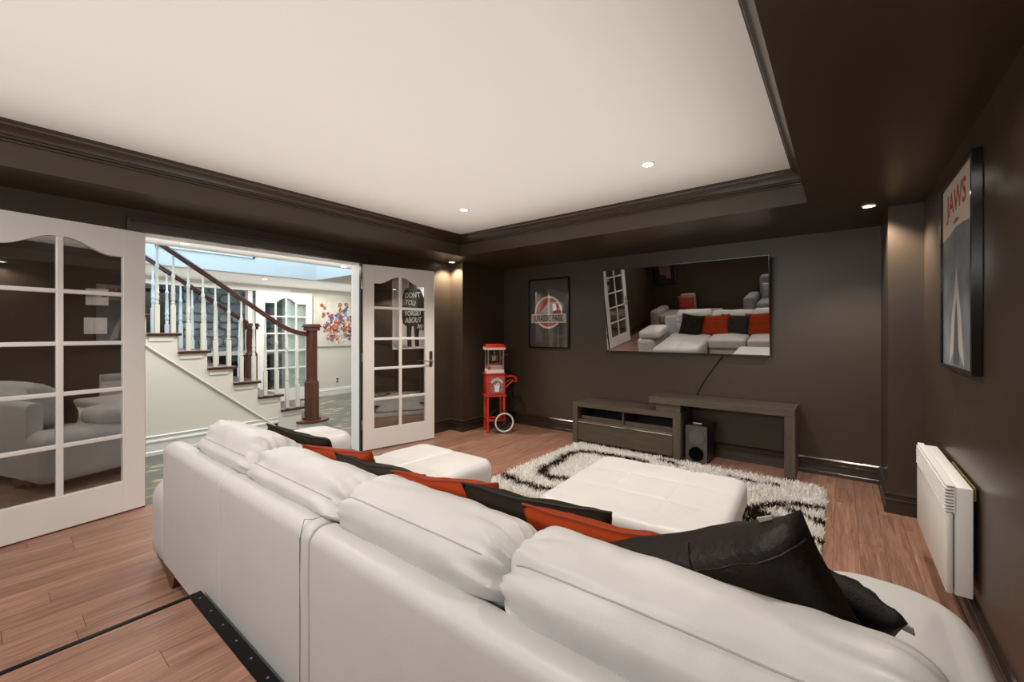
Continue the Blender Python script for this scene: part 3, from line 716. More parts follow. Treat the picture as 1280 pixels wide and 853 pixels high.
def roll(x0, x1, cross, rad=0.07, shrink=0.4, wr=0.012, nz=0.006, n=72, seed=0, sag=0.0, wfreq=9):
    """cushion swept along x with rounded, creased ends"""
    m = MB(); K = len(cross); cy = sum(p[0] for p in cross) / K; cz = sum(p[1] for p in cross) / K; rows = []
    L = x1 - x0
    us = [0.5 - 0.5 * math.cos(PI * i / (n - 1)) * (0.75 + 0.25 * abs(math.cos(PI * i / (n - 1)))) for i in range(n)]
    for u in us:
        x = x0 + L * u; d = min(x - x0, x1 - x)
        k_ = 1.0
        if d < rad: k_ = 1 - shrink * (1 - math.sqrt(max(0, 1 - (1 - d / rad) ** 2)))
        row = []
        for j, (y, z) in enumerate(cross):
            dy, dz = y - cy, z - cz; R_ = math.hypot(dy, dz); a = math.atan2(dz, dy)
            w = wr * math.exp(-d / 0.09) * (0.5 + 0.5 * math.sin(a * wfreq + 3 * noise.noise((x * 6 + seed, a * 2, 1.7)))) + 0.45 * wr * math.exp(-d / 0.06) * math.sin(a * wfreq * 2.3 + 4 * noise.noise((x * 9 + seed, a * 3, 5.7)))
            w = w 
            nn = nz * noise.noise((x * 7 + seed * 3.1, y * 9, z * 9)) + 0.5 * nz * noise.noise((x * 19 + seed, y * 22, z * 22))
            f = k_ + (nn - w) / max(R_, 0.05)
            row.append(m.bm.verts.new((x, cy + dy * f, cz + dz * f + sag * math.sin(PI * u))))
        rows.append(row)
    for A, B in zip(rows, rows[1:]):
        for j in range(K): m.bm.faces.new((A[j], A[(j + 1) % K], B[(j + 1) % K], B[j]))
    m.bm.faces.new(rows[0][::-1]); m.bm.faces.new(rows[-1])
    return m, rows
def stitched(pts, parent):
    m = MB(); n = len(pts); m.tube(pts, [0.0005] + [0.0019] * (n - 2) + [0.0005], 5); obj('seam', m, M_seam, parent)
def seam_pts(rows, j, x0, x1):
    out = [r[j].co + Vector((0, -0.0004, 0.0006)) for r in rows if x0 < r[j].co.x < x1]
    return out

# ------------------------------------------------------------------ sectional sofa, two modules
def back_profile(y0, y1, zt):
    P = [(y0, 0.075)] + [(y0, 0.075 + (zt - 0.06 - 0.075) * q / 10) for q in range(1, 10)]
    for q in range(8): a = PI - PI / 2 * q / 7; P.append((y0 + 0.045 + 0.045 * math.cos(a), zt - 0.045 + 0.045 * math.sin(a)))
    for q in range(8): a = PI / 2 - PI / 2 * q / 7; P.append((y1 - 0.045 + 0.045 * math.cos(a), zt - 0.045 + 0.045 * math.sin(a)))
    P += [(y1, 0.4), (y1, 0.075)]
    return P
SYB = 0.605
ZT = 0.700
def cushion_cross(seam, top, yfront=0.93, dz=0.0):
    ys_, zs_ = seam; yt, zt = top
    P = [(0.672, ZT - 0.006), (0.664, (ZT + zs_) / 2 + 0.005), (ys_, zs_), (ys_ + 0.03, zs_ + (zt - zs_) * 0.62), (yt, zt), (yt + 0.06, zt - 0.012), (yfront - 0.02, zt - 0.06), (yfront, zt - 0.14), (yfront + 0.005, 0.60), (yfront - 0.02, 0.46), (0.80, 0.44), (0.725, 0.50), (0.712, 0.62), (0.708, 0.675)]
    return [(p.x, p.y) for p in [Vector((c[0], c[1])) for c in catmull([(a, b_, 0) for a, b_ in P], 5)]]
def sofa_module(name, label, x0, x1, seams):
    return empty(name, ((x0 + x1) / 2, 1.1, 0), 0, label, 'sofa', 'sectional sofa modules')
# left module: back, arm, chaise seat, seat, two back cushions
sl = sofa_module('sectional_sofa', 'left module of white leather sectional sofa with tufted chaise seat', -2.98, -1.235, 0)
m, _ = roll(-2.79, -1.963, back_profile(SYB, 0.71, ZT), rad=0.02, shrink=0.06, wr=0.0, nz=0.003, n=40, seed=1); obj('backrest', m, M_leather, sl, smooth=60)
m, _ = roll(-1.963, -1.238, back_profile(SYB, 0.71, ZT), rad=0.02, shrink=0.06, wr=0.0, nz=0.003, n=40, seed=2); obj('backrest', m, M_leather, sl, smooth=60)
obj('seam', MB().tube([(-1.285, SYB - 0.001, 0.09), (-1.285, SYB - 0.001, 0.66), (-1.285, SYB + 0.012, 0.71), (-1.285, SYB + 0.04, ZT + 0.001), (-1.285, 0.69, ZT - 0.002)], 0.0016, 5), M_seam, sl)
obj('armrest', pad(-3.06, -2.72, 0.60, 1.62, 0.07, 0.47, 0.10, 0.10, 0.0, rb=0.03), M_leather, sl, smooth=60)
obj('armrest_pad', pad(-3.02, -2.62, 0.98, 1.62, 0.45, 0.60, 0.07, 0.10, 0.03, rb=0.05), M_leather, sl, smooth=60)
def tuft(cx, cy, sx, sy, lines, depth=0.007):
    def fn(v):
        if v.z > 0.36:
            dd = 0
            for (p, q) in lines:
                a = Vector(p); b_ = Vector(q); w = Vector((v.x, v.y)); ab = b_ - a; t = max(0, min(1, (w - a).dot(ab) / ab.length_squared)); d = (w - a - ab * t).length
                dd = max(dd, math.exp(-(d / 0.011) ** 2) + 0.35 * math.exp(-(d / 0.05) ** 2))
            v = v.copy(); v.z -= depth * dd; v.z += 0.004 * noise.noise((v.x * 5, v.y * 5, 0.3)) + 0.002 * noise.noise((v.x * 16, v.y * 16, 0.9))
        return v
    return fn
obj('base', pad(-2.56, -1.84, 0.70, 2.14, 0.07, 0.30, 0.03, 0.06, 0), M_leather, sl, smooth=60)
cl = [((-2.2, 1.0), (-2.2, 2.14)), ((-2.58, 1.75), (-1.83, 1.75)), ((-2.58, 1.35), (-1.83, 1.35))]
obj('chaise_cushion', pad(-2.58, -1.83, 0.90, 2.17, 0.26, 0.425, 0.055, 0.09, 0.012, nl=26, nc=8, nr=46, rb=0.03, fn=tuft(0, 0, 0, 0, cl)), M_leather, sl, smooth=60)
obj('base', pad(-1.83, -1.245, 0.70, 1.50, 0.07, 0.29, 0.03, 0.05, 0), M_leather, sl, smooth=60)
obj('seat_cushion', pad(-1.83, -1.242, 0.90, 1.53, 0.27, 0.44, 0.05, 0.05, 0.02, rb=0.03), M_leather, sl, smooth=60)
for (x_, y_) in ((-2.80, 0.70), (-2.80, 1.52), (-1.32, 0.70), (-1.32, 1.42), (-2.48, 2.05), (-1.92, 2.05)):
    obj('leg', MB().box(x_ - 0.07, x_ + 0.07, y_ - 0.035, y_ + 0.035, 0, 0.085, 0.004, 1), M_mahog, sl)
obj('leg', MB().prism([(-2.92, 0.082), (-2.58, 0.082), (-2.62, 0.0), (-2.66, 0.0), (-2.74, 0.045)], frame_M((0, 0.64, 0), (1, 0, 0), (0, 0, 1)), 0.035), M_mahog, sl)
for i, (x0, x1, s_, t_) in enumerate(((-2.52, -1.885, (0.688, 0.765), (0.765, 0.838)), (-1.90, -1.20, (0.690, 0.755), (0.775, 0.808)))):
    m, rows = roll(x0, x1, cushion_cross(s_, t_), seed=5 + i, wr=0.022)
    sp_ = seam_pts(rows, 10, x0 + 0.03, x1 - 0.06); c = obj('back_cushion', m, M_leather, sl, smooth=70); stitched(sp_, c)
# right module
sr = sofa_module('sectional_sofa', 'right module of white leather sectional sofa nearest the wall heater', -1.228, 0.27, 1)
m, _ = roll(-1.230, 0.02, back_profile(SYB, 0.71, ZT), rad=0.02, shrink=0.06, wr=0.0, nz=0.003, n=60, seed=4); obj('backrest', m, M_leather, sr, smooth=60)
obj('base', pad(-1.225, 0.20, 0.70, 1.50, 0.07, 0.29, 0.03, 0.05, 0), M_leather, sr, smooth=60)
for (a, b_) in ((-1.225, -0.60), (-0.598, -0.04)): obj('seat_cushion', pad(a, b_, 0.90, 1.53, 0.27, 0.44, 0.05, 0.05, 0.02, rb=0.03), M_leather, sr, smooth=60)
obj('armrest', pad(-0.04, 0.245, 0.60, 1.60, 0.07, 0.46, 0.08, 0.10, 0.0, rb=0.03), M_leather, sr, smooth=60)
def padfn(v):
    v = v.copy(); v.z += 0.003 * noise.noise((v.x * 6, v.y * 6, 4.3)) + 0.0015 * noise.noise((v.x * 25, v.y * 8, 2.2)); return v
p_ = obj('armrest_pad', pad(-0.10, 0.262, 0.62, 1.61, 0.43, 0.590, 0.07, 0.16, 0.022, nl=16, nc=10, nr=20, rb=0.05, fn=padfn), M_leather, sr, smooth=60)
obj('piping', MB().tube([(0.262, 0.70 + 0.76 * q / 20, 0.512) for q in range(21)], 0.004, 6), M_leather, p_)
for (x_, y_) in ((-1.14, 0.70), (-1.14, 1.42), (0.14, 0.70), (0.14, 1.50)):
    obj('leg', MB().box(x_ - 0.07, x_ + 0.07, y_ - 0.035, y_ + 0.035, 0, 0.085, 0.004, 1), M_mahog, sr)
for i, (x0, x1, s_, t_) in enumerate(((-1.225, -0.575, (0.690, 0.790), (0.780, 0.825)), (-0.585, 0.125, (0.700, 0.800), (0.79, 0.832)))):
    m, rows = roll(x0, x1, cushion_cross(s_, t_), seed=15 + i * 4, wr=0.022, rad=0.08)
    sp_ = seam_pts(rows, 10, x0 + 0.03, x1 - 0.05); c = obj('back_cushion', m, M_leather, sr, smooth=70); stitched(sp_, c)

# ------------------------------------------------------------------ throw pillows
def pillow(name, label, center, yaw, lean, rollang, w, h, t, mt, pipe=None, seed=0, crease=0.012, label_at=None, seams=()):
    uy0 = Vector((0, 0, 1)); cy, sy_ = math.cos(yaw), math.sin(yaw)
    ux = Vector((cy, sy_, 0)); nrm = Vector((sy_, -cy, 0))         # nrm faces the camera side
    uy = (uy0 * math.cos(lean) + nrm * math.sin(lean)).normalized(); nz_ = ux.cross(uy)
    a, b_ = math.cos(rollang), math.sin(rollang)
    ux, uy = ux * a + uy * b_, uy * a - ux * b_
    M = Matrix.Translation(center) @ Matrix((ux, uy, nz_)).transposed().to_4x4()
    r = empty(name, (center[0], center[1], center[2] - h / 2), 0, label, 'pillow', 'throw pillows on the sectional sofa')
    m = MB(); N = 27
    def fn(sgn):
        def f(u, v):
            X, Y = 2 * u - 1, 2 * v - 1
            px = X * w / 2 * (1 - 0.085 * (1 - Y * Y)); py = Y * h / 2 * (1 - 0.085 * (1 - X * X))
            prof = (max(0, 1 - X ** 4) * max(0, 1 - Y ** 4)) ** 0.42
            z = sgn * t / 2 * prof * (1 - 0.25 * (X * X + Y * Y) / 2)
            e = 1 - max(abs(X), abs(Y))
            z += min(1.0, e * 6) * (crease * noise.noise((X * 2.4 + seed, Y * 2.4, sgn)) + 0.6 * crease * noise.noise((X * 6 + seed, Y * 5, sgn + 3)))
            z += 0.012 * noise.noise((X * 2 + seed * 2, Y * 2, 7)) * (1 - e)
            return M @ Vector((px, py, z))
        return f
    m.grid(fn(1), N, N); m.grid(fn(-1), N, N)
    bmesh.ops.remove_doubles(m.bm, verts=m.bm.verts, dist=0.0004)
    cv_ = obj('cover', m, mt, r, smooth=80)
    if pipe:
        P = []
        for q in range(96):
            s_ = q / 96 * 4; k_ = int(s_); f_ = s_ - k_
            X, Y = ((2 * f_ - 1, -1), (1, 2 * f_ - 1), (1 - 2 * f_, 1), (-1, 1 - 2 * f_))[k_]
            e = 1 - max(abs(X), abs(Y))
            P.append(M @ Vector((X * w / 2 * (1 - 0.085 * (1 - Y * Y)), Y * h / 2 * (1 - 0.085 * (1 - X * X)), 0.012 * noise.noise((X * 2 + seed * 2, Y * 2, 7)))))
        obj('piping', MB().tube(P, 0.0042, 5, closed=True), pipe, r)
    for (u0, v0, u1, v1) in seams:
        g_ = fn(1); P = [g_((u0 + (u1 - u0) * q / 30 + 1) / 2, (v0 + (v1 - v0) * q / 30 + 1) / 2) for q in range(31)]
        obj('seam', MB().tube(P, 0.0020, 5), mt, r)
    if label_at:
        lx, ly, rot = label_at
        q = MB(); q.box(-0.012, 0.012, -0.006, 0.020, -0.0015, 0.0015, M=M @ Matrix.Translation((lx * w / 2, ly * h / 2, 0)) @ Matrix.Rotation(rot, 4, 'Z'))
        obj('care_label', q, M_tag, r, label='small grey sewn in care label')
    return r
def top_pillow(name, label, xl, xr, yl, yr, z0, z1, lean, h, t, mt, pipe, seed, **k):
    """pillow given by the ends of its top edge"""
    w = math.hypot(math.hypot(xr - xl, yr - yl), z1 - z0); yaw = math.atan2(yr - yl, xr - xl); rl = math.asin((z1 - z0) / w)
    nrm = Vector((math.sin(yaw), -math.cos(yaw), 0)); uy = Vector((0, 0, 1)) * math.cos(lean) + nrm * math.sin(lean)
    ux = Vector((math.cos(yaw), math.sin(yaw), 0)); uy = uy * math.cos(rl) - ux * math.sin(rl)
    c = Vector(((xl + xr) / 2, (yl + yr) / 2, (z0 + z1) / 2)) - uy * h / 2
    return pillow(name, label, c, yaw, lean, rl, w, h, t, mt, pipe, seed, **k)
LN = math.radians(20)
top_pillow('throw_pillow', 'dark olive brown pillow at the far left end of the sofa', -2.37, -1.95, 0.95, 1.05, 0.800, 0.755, LN, 0.40, 0.13, M_dkfab, M_blackpipe, 1)
top_pillow('throw_pillow', 'rust orange pillow between the two darkest pillows at the sofa left end', -2.07, -1.55, 0.95, 1.03, 0.740, 0.780, LN, 0.40, 0.13, M_red, M_redpipe, 2)
top_pillow('throw_pillow', 'charcoal grey pillow just right of the leftmost orange pillow', -1.70, -1.22, 0.95, 1.03, 0.765, 0.745, LN, 0.40, 0.14, M_charfab, M_charfab, 3)
top_pillow('throw_pillow', 'rust orange pillow in the middle behind the narrow white back cushion', -1.32, -0.86, 0.95, 1.03, 0.760, 0.800, LN, 0.40, 0.13, M_red, M_redpipe, 4)
top_pillow('throw_pillow', 'dark brown pillow with black piping in front of the ottoman', -0.94, -0.475, 0.945, 1.03, 0.805, 0.805, LN, 0.40, 0.13, M_dkfab, M_blackpipe, 5)
top_pillow('throw_pillow', 'rust orange pillow on the right beside the large dark leather pillow', -0.70, -0.275, 0.94, 0.99, 0.800, 0.805, LN, 0.38, 0.12, M_red, M_redpipe, 6)
pillow('throw_pillow', 'large dark brown leather pillow tilted on one corner with grey label', (-0.165, 0.975, 0.680), math.radians(4), math.radians(18), math.radians(27), 0.46, 0.45, 0.15, M_dkleather, None, 7, crease=0.012, label_at=(0.72, 0.90, 0.0), seams=((-0.97, 0.82, 0.97, 0.82), (0.02, 0.0, 0.02, 0.99)))
top_pillow('throw_pillow', 'black velvet pillow half hidden on the right armrest with grey label', -0.150, 0.084, 1.115, 1.01, 0.835, 0.748, math.radians(35), 0.30, 0.10, M_blackfab, None, 8, crease=0.012, label_at=(0.93, 0.86, -1.3))

# ------------------------------------------------------------------ ottoman
ot = empty('ottoman', (-0.86, 2.32, 0), math.radians(3), 'large square white leather ottoman with tufted top on the shaggy rug', 'ottoman')
tl = [((-0.15, -0.5), (-0.15, 0.5)), ((0.15, -0.5), (0.15, 0.5)), ((-0.5, -0.15), (0.5, -0.15)), ((-0.5, 0.15), (0.5, 0.15))]
obj('base', pad(-0.43, 0.43, -0.45, 0.45, 0.05, 0.33, 0.02, 0.06, 0), M_leather, ot, smooth=60, world=False)
obj('cushion', pad(-0.455, 0.455, -0.475, 0.475, 0.28, 0.412, 0.05, 0.085, 0.014, nl=34, nc=8, nr=56, rb=0.02, fn=tuft(0, 0, 0, 0, tl, 0.0042)), M_leather, ot, smooth=60, world=False)
for sx in (-1, 1):
    for sy in (-1, 1): obj('leg', MB().box(sx * 0.36 - 0.03, sx * 0.36 + 0.03, sy * 0.38 - 0.03, sy * 0.38 + 0.03, 0.0, 0.06), M_mahog, ot, world=False)

# ------------------------------------------------------------------ shag rug
RX0, RX1, RY0, RY1 = -2.36, -0.085, 2.60, 4.22
rug = empty('shag_rug', ((RX0 + RX1) / 2, (RY0 + RY1) / 2, 0), 0, 'shaggy ivory rug with dark brown wavy lines under the ottoman', 'rug')
obj('backing', MB().box(RX0 + 0.02, RX1 - 0.02, RY0 + 0.02, RY1 - 0.02, 0.001, 0.010), mat('rug_backing', (0.45, 0.42, 0.37), 0.9), rug)
def rug_pile():
    rg = np.random.default_rng(5)
    ln = [[(-2.35, 2.86), (-2.2, 2.81), (-2.06, 2.78), (-1.89, 2.78), (-1.6, 2.84), (-1.3, 2.9)],
          [(-1.50, 3.96), (-1.76, 3.95), (-1.98, 3.94), (-2.12, 3.90), (-2.19, 3.78), (-2.17, 3.62), (-2.14, 3.46), (-2.14, 3.31), (-2.13, 3.19), (-2.06, 3.08), (-1.97, 3.04), (-1.88, 3.07), (-1.74, 3.10), (-1.5, 3.2)],
          [(-0.70, 3.05), (-0.55, 3.22), (-0.5, 3.36), (-0.41, 3.5), (-0.31, 3.62), (-0.2, 3.67), (-0.07, 3.69)],
          [(-0.30, 3.52), (-0.2, 3.47), (-0.14, 3.43), (-0.07, 3.39)], [(-0.34, 3.20), (-0.15, 3.13), (-0.11, 3.11), (-0.05, 3.06)], [(-0.34, 2.98), (-0.2, 2.93), (-0.05, 2.86)], [(-0.5, 2.8), (-0.25, 2.74), (-0.05, 2.70)],
          [(-1.40, 4.12), (-1.26, 4.08), (-1.17, 4.05)], [(-0.75, 4.0), (-0.55, 3.98), (-0.42, 4.02)], [(-0.51, 3.17), (-0.46, 3.26), (-0.43, 3.32)]]
    wd = [0.028, 0.032, 0.030, 0.018, 0.020, 0.022, 0.02, 0.018, 0.016, 0.05]
    sp = 0.0118
    gx, gy = np.meshgrid(np.arange(RX0 + 0.01, RX1 - 0.01, sp), np.arange(RY0 + 0.01, RY1 - 0.01, sp))
    px, py = gx.ravel(), gy.ravel(); px = px + rg.uniform(-.006, .006, px.size); py = py + rg.uniform(-.006, .006, py.size)
    rc = 0.12; dx = np.maximum(np.abs(px - (RX0 + RX1) / 2) - (RX1 - RX0) / 2 + rc, 0); dy = np.maximum(np.abs(py - (RY0 + RY1) / 2) - (RY1 - RY0) / 2 + rc, 0)
    k_ = np.hypot(dx, dy) < rc - 0.005; px, py = px[k_], py[k_]
    # keep the area under the ottoman body free
    a = math.radians(3); lx = (px + 0.86) * math.cos(a) + (py - 2.32) * math.sin(a); ly = -(px + 0.86) * math.sin(a) + (py - 2.32) * math.cos(a)
    k_ = ~((np.abs(lx) < 0.43) & (np.abs(ly) < 0.45)); px, py = px[k_], py[k_]
    n = px.size
    dark = np.full(n, 9.0)
    wob = 0.012 * np.sin(px * 31 + 2 * np.sin(py * 17)) + rg.normal(0, 0.006, n)
    for L_, w in zip(ln, wd):
        for (p, q) in zip(L_, L_[1:]):
            ax, ay = p; bx_, by_ = q; ab2 = (bx_ - ax) ** 2 + (by_ - ay) ** 2
            t = np.clip(((px - ax) * (bx_ - ax) + (py - ay) * (by_ - ay)) / ab2, 0, 1)
            d = np.hypot(px - ax - t * (bx_ - ax), py - ay - t * (by_ - ay)) + wob
            dark = np.minimum(dark, d / w)
    # beige shading inside the swirl line
    ivory = np.array([0.95, 0.94, 0.915]); beige = np.array([0.46, 0.41, 0.33]); brown = np.array([0.028, 0.020, 0.014])
    v = rg.uniform(0.78, 1.12, n)[:, None]
    col = ivory * v
    mb_ = (dark < 2.1) & (rg.random(n) < np.clip(1.25 - (dark - 1) * 0.9, 0.0, 0.8)); col[mb_] = (beige * v)[mb_]
    md_ = dark < 1.0; col[md_] = (brown * v)[md_]
    h = rg.uniform(0.032, 0.052, n); w = rg.uniform(0.0042, 0.0066, n)
    th = rg.uniform(0, 2 * np.pi, n); ln_ = rg.uniform(0.008, 0.030, n); ph = rg.uniform(0, 2 * np.pi, n)
    bx_, by_ = np.cos(th) * w, np.sin(th) * w
    tx, ty = px + np.cos(ph) * ln_, py + np.sin(ph) * ln_
    mx, my = px + np.cos(ph) * ln_ * .35, py + np.sin(ph) * ln_ * .35
    V = np.empty((n, 5, 3))
    V[:, 0] = np.stack([px - bx_, py - by_, np.full(n, .008)], 1); V[:, 1] = np.stack([px + bx_, py + by_, np.full(n, .008)], 1)
    V[:, 2] = np.stack([mx + bx_ * .95, my + by_ * .95, .008 + h * .62], 1); V[:, 3] = np.stack([mx - bx_ * .95, my - by_ * .95, .008 + h * .62], 1)
    V[:, 4] = np.stack([tx, ty, .006 + h], 1)
    V = V.reshape(-1, 3)
    V -= np.array([(RX0 + RX1) / 2, (RY0 + RY1) / 2, 0])
    me = bpy.data.meshes.new('pile')
    idx = np.arange(n)[:, None] * 5
    loops = np.concatenate([idx + np.array([[0, 1, 2, 3]]), idx + np.array([[3, 2, 4]])], 1).ravel()
    starts = (np.arange(n)[:, None] * 7 + np.array([[0, 4]])).ravel(); tot = np.tile([4, 3], n)
    me.vertices.add(n * 5); me.vertices.foreach_set('co', V.ravel())
    me.loops.add(loops.size); me.loops.foreach_set('vertex_index', loops.astype(np.int32))
    me.polygons.add(n * 2); me.polygons.foreach_set('loop_start', starts.astype(np.int32)); me.polygons.foreach_set('loop_total', tot.astype(np.int32))
    ca = me.color_attributes.new('tone', 'FLOAT_COLOR', 'POINT')
    c4 = np.ones((n, 5, 4)); c4[:, :, :3] = col[:, None, :]
    ca.data.foreach_set('color', c4.ravel().astype(np.float32))
    me.update(calc_edges=True); me.validate()
    mt, nt, b = new_mat('rug_pile_yarn'); at = nt.nodes.new('ShaderNodeAttribute'); at.attribute_name = 'tone'
    nt.links.new(at.outputs['Color'], b.inputs['Base Color']); b.inputs['Roughness'].default_value = 0.9; b.inputs['Specular IOR Level'].default_value = 0.2
    tr = nt.nodes.new('ShaderNodeBsdfTranslucent'); nt.links.new(at.outputs['Color'], tr.inputs[0]); xs = nt.nodes.new('ShaderNodeMixShader'); xs.inputs[0].default_value = 0.42
    nt.links.new(b.outputs[0], xs.inputs[1]); nt.links.new(tr.outputs[0], xs.inputs[2]); nt.links.new(xs.outputs[0], nt.nodes['Material Output'].inputs[0])
    me.materials.append(mt)
    o = bpy.data.objects.new('pile', me); C.objects.link(o); o.parent = rug; o['kind'] = 'stuff'
rug_pile()
# ------------------------------------------------------------------ television, wall bracket, cord
tv = empty('television', (-1.36, 4.60, 1.05), 0, 'large flat television tilted down on the back wall, reflecting the room', 'television')
TW, TH, tilt = 1.672, 0.955, math.radians(6.5)
R_ = Matrix.Translation((-1.361, 4.590, 1.521)) @ Matrix.Rotation(tilt, 4, 'X')      # local: x width, y depth (towards wall +), z up
M_screen = glass('tv_screen', (0.0, 0.0, 0.0), 0.42, 0.012)
obj('screen', MB().box(-TW / 2 + 0.010, TW / 2 - 0.010, -0.0165, -0.012, -TH / 2 + 0.014, TH / 2 - 0.010, M=R_), M_screen, tv, smooth=0)
bz = MB()
bz.box(-TW / 2, TW / 2, -0.018, 0.03, TH / 2 - 0.010, TH / 2, 0.002, 1, R_); bz.box(-TW / 2, TW / 2, -0.018, 0.03, -TH / 2, -TH / 2 + 0.014, 0.002, 1, R_)
bz.box(-TW / 2, -TW / 2 + 0.010, -0.018, 0.03, -TH / 2 + 0.01, TH / 2 - 0.01, 0.002, 1, R_); bz.box(TW / 2 - 0.010, TW / 2, -0.018, 0.03, -TH / 2 + 0.01, TH / 2 - 0.01, 0.002, 1, R_)
obj('bezel', bz, mat('dark_chrome_bezel', (0.10, 0.095, 0.09), 0.18, metal=1.0), tv)
obj('back_shell', MB().box(-TW / 2 + 0.004, TW / 2 - 0.004, -0.012, 0.035, -TH / 2 + 0.004, TH / 2 - 0.004, 0.004, 1, R_), M_black, tv)
obj('wall_bracket', MB().box(-1.65, -1.07, 4.63, 4.688, 1.35, 1.72), M_black, tv)
tag(obj('power_cord', MB().tube([(-0.93, 4.683, 1.06), (-0.98, 4.684, 0.99), (-1.06, 4.684, 0.87), (-1.14, 4.684, 0.74), (-1.21, 4.684, 0.60)], 0.006, 6), M_black), 'black cord running slantwise down the wall below the television', 'cord')

# ------------------------------------------------------------------ low media unit and bridge console
mc = empty('media_cabinet', (-1.845, 4.47, 0), 0, 'low dark oak media cabinet with one wide drawer left of the speaker', 'cabinet')
X0, X1, Y0, Y1, ZT_ = -2.45, -1.245, 4.27, 4.655, 0.472
obj('top_panel', MB().box(X0, X1, Y0, Y1, ZT_ - 0.052, ZT_, 0.002, 1), M_cab, mc)
obj('side_panel', MB().box(X0, X0 + 0.058, Y0, Y1, 0, ZT_ - 0.052, 0.002, 1), M_cabz, mc)
obj('side_panel', MB().box(X1 - 0.075, X1, Y0, Y1, 0, ZT_ - 0.052, 0.002, 1), M_cabz, mc)
obj('back_panel', MB().box(X0 + 0.058, X1 - 0.075, Y1 - 0.012, Y1, 0.03, ZT_ - 0.052), M_black, mc)
obj('shelf', MB().box(X0 + 0.058, X1 - 0.075, Y0 + 0.02, Y1 - 0.012, 0.255, 0.275), M_cab, mc)
obj('divider', MB().box(-1.86, -1.845, Y0 + 0.03, Y1 - 0.012, 0.275, ZT_ - 0.052), M_cabz, mc)
obj('shelf_lip', MB().box(X0 + 0.09, X1 - 0.08, Y0 + 0.055, Y0 + 0.08, 0.275, 0.315), M_cab, mc)
d_ = obj('drawer', MB().box(X0 + 0.062, X1 - 0.079, Y0 + 0.008, Y0 + 0.03, 0.04, 0.245, 0.002, 1), wood('dark_oak_drawer', (0.040, 0.030, 0.018), (0.090, 0.070, 0.044), 0.33, 'X', 1.3, 0.02), mc)
obj('handle_strip', MB().box(X0 + 0.062, X1 - 0.079, Y0 - 0.002, Y0 + 0.03, 0.246, 0.256, 0.001, 1), M_chrome, d_, label='bright metal strip along the drawer edge')
bc = empty('bridge_console', (-0.93, 4.46, 0), 0, 'long dark oak bridge shelf with single right leg spanning over the speaker', 'console')
B0, B1, BY0, BY1, BZ = -1.57, -0.31, 4.285, 4.655, 0.618
obj('top_panel', MB().box(B0, B1, BY0, BY1, BZ - 0.066, BZ, 0.002, 1), M_cab, bc)
obj('leg_panel', MB().box(B1 - 0.078, B1, BY0, BY1, 0, BZ - 0.066, 0.002, 1), M_cabz, bc)
obj('spacer_block', MB().box(-1.50, -1.26, BY0 + 0.03, BY1 - 0.02, ZT_ - 0.0, BZ - 0.066), M_cabz, bc)
ss = empty('subwoofer', (-1.16, 4.50, 0), 0, 'black subwoofer speaker on the floor under the bridge shelf', 'speaker')
obj('enclosure', MB().box(-1.215, -1.015, 4.33, 4.63, 0.005, 0.365, 0.006, 2), M_black, ss)
obj('front_baffle', MB().box(-1.213, -1.017, 4.3285, 4.332, 0.008, 0.362), mat('taupe_baffle', (0.060, 0.052, 0.045), 0.5), ss)
sp = MB(); sp.torus((-1.115, 4.329, 0.255), 0.075, 0.007, (0, 1, 0), 36, 8); obj('surround', sp, mat('dark_grey_rubber', (0.05, 0.048, 0.046), 0.5), ss)
cn = MB(); cn.lathe([(0.074, 0.0), (0.03, -0.022), (0.028, -0.018), (0.0008, -0.010)], (0, 0, 0), 28); bmesh.ops.transform(cn.bm, matrix=Matrix.Translation((-1.115, 4.326, 0.255)) @ Matrix.Rotation(PI / 2, 4, 'X'), verts=cn.bm.verts)
obj('driver_cone', cn, mat('grey_speaker_cone', (0.075, 0.070, 0.066), 0.55), ss)
pt = MB(); pt.torus((-1.115, 4.329, 0.09), 0.060, 0.010, (0, 1, 0), 32, 8); pt.cyl((-1.115, 4.331, 0.09), (-1.115, 4.326, 0.09), 0.058, n=28); obj('bass_port', pt, mat('port_black', (0.002, 0.002, 0.002), 0.9, spec=0.05), ss)
for sx in (-1.19, -1.04):
    for sy in (4.38, 4.58): obj('foot', MB().cyl((sx, sy, 0), (sx, sy, 0.008), 0.015, n=12), M_rub, ss)
tag(obj('remote_control', MB().box(-1.17, -1.08, 4.40, 4.44, 0.366, 0.380, 0.004, 2), M_nickel), 'small silver remote lying on the subwoofer', 'remote')

# ------------------------------------------------------------------ framed posters
def poster(name, label, origin, ux, w, h, depth, fw, print_mat, frame_mat=None):
    """origin = lower left corner on the wall, ux along the wall, front normal = ux x up"""
    M = frame_M(origin, ux, (0, 0, 1))
    r = empty(name, tuple(M @ Vector((w / 2, 0, 0))), 0, label, 'poster')
    f = MB()
    for (a, b_, c, d) in ((0, fw, 0, h), (w - fw, w, 0, h), (fw, w - fw, 0, fw), (fw, w - fw, h - fw, h)): f.box(a, b_, c, d, 0.001, depth, 0.002, 1, M)
    obj('frame', f, frame_mat or M_blackgl, r)
    obj('print', MB().box(fw, w - fw, fw, h - fw, depth - 0.013, depth - 0.010, M=M), print_mat, r)
    obj('glazing', MB().box(fw, w - fw, fw, h - fw, depth - 0.006, depth - 0.004, M=M), M_posterglass, r, smooth=0)
    return r, M @ Matrix.Translation((0, 0, depth - 0.010))
def circle(cx, cy, r, n=40, a0=0, a1=2 * PI): return [(cx + r * math.cos(a0 + (a1 - a0) * i / n), cy + r * math.sin(a0 + (a1 - a0) * i / n)) for i in range(n if abs(a1 - a0 - 2 * PI) < 1e-6 else n + 1)]
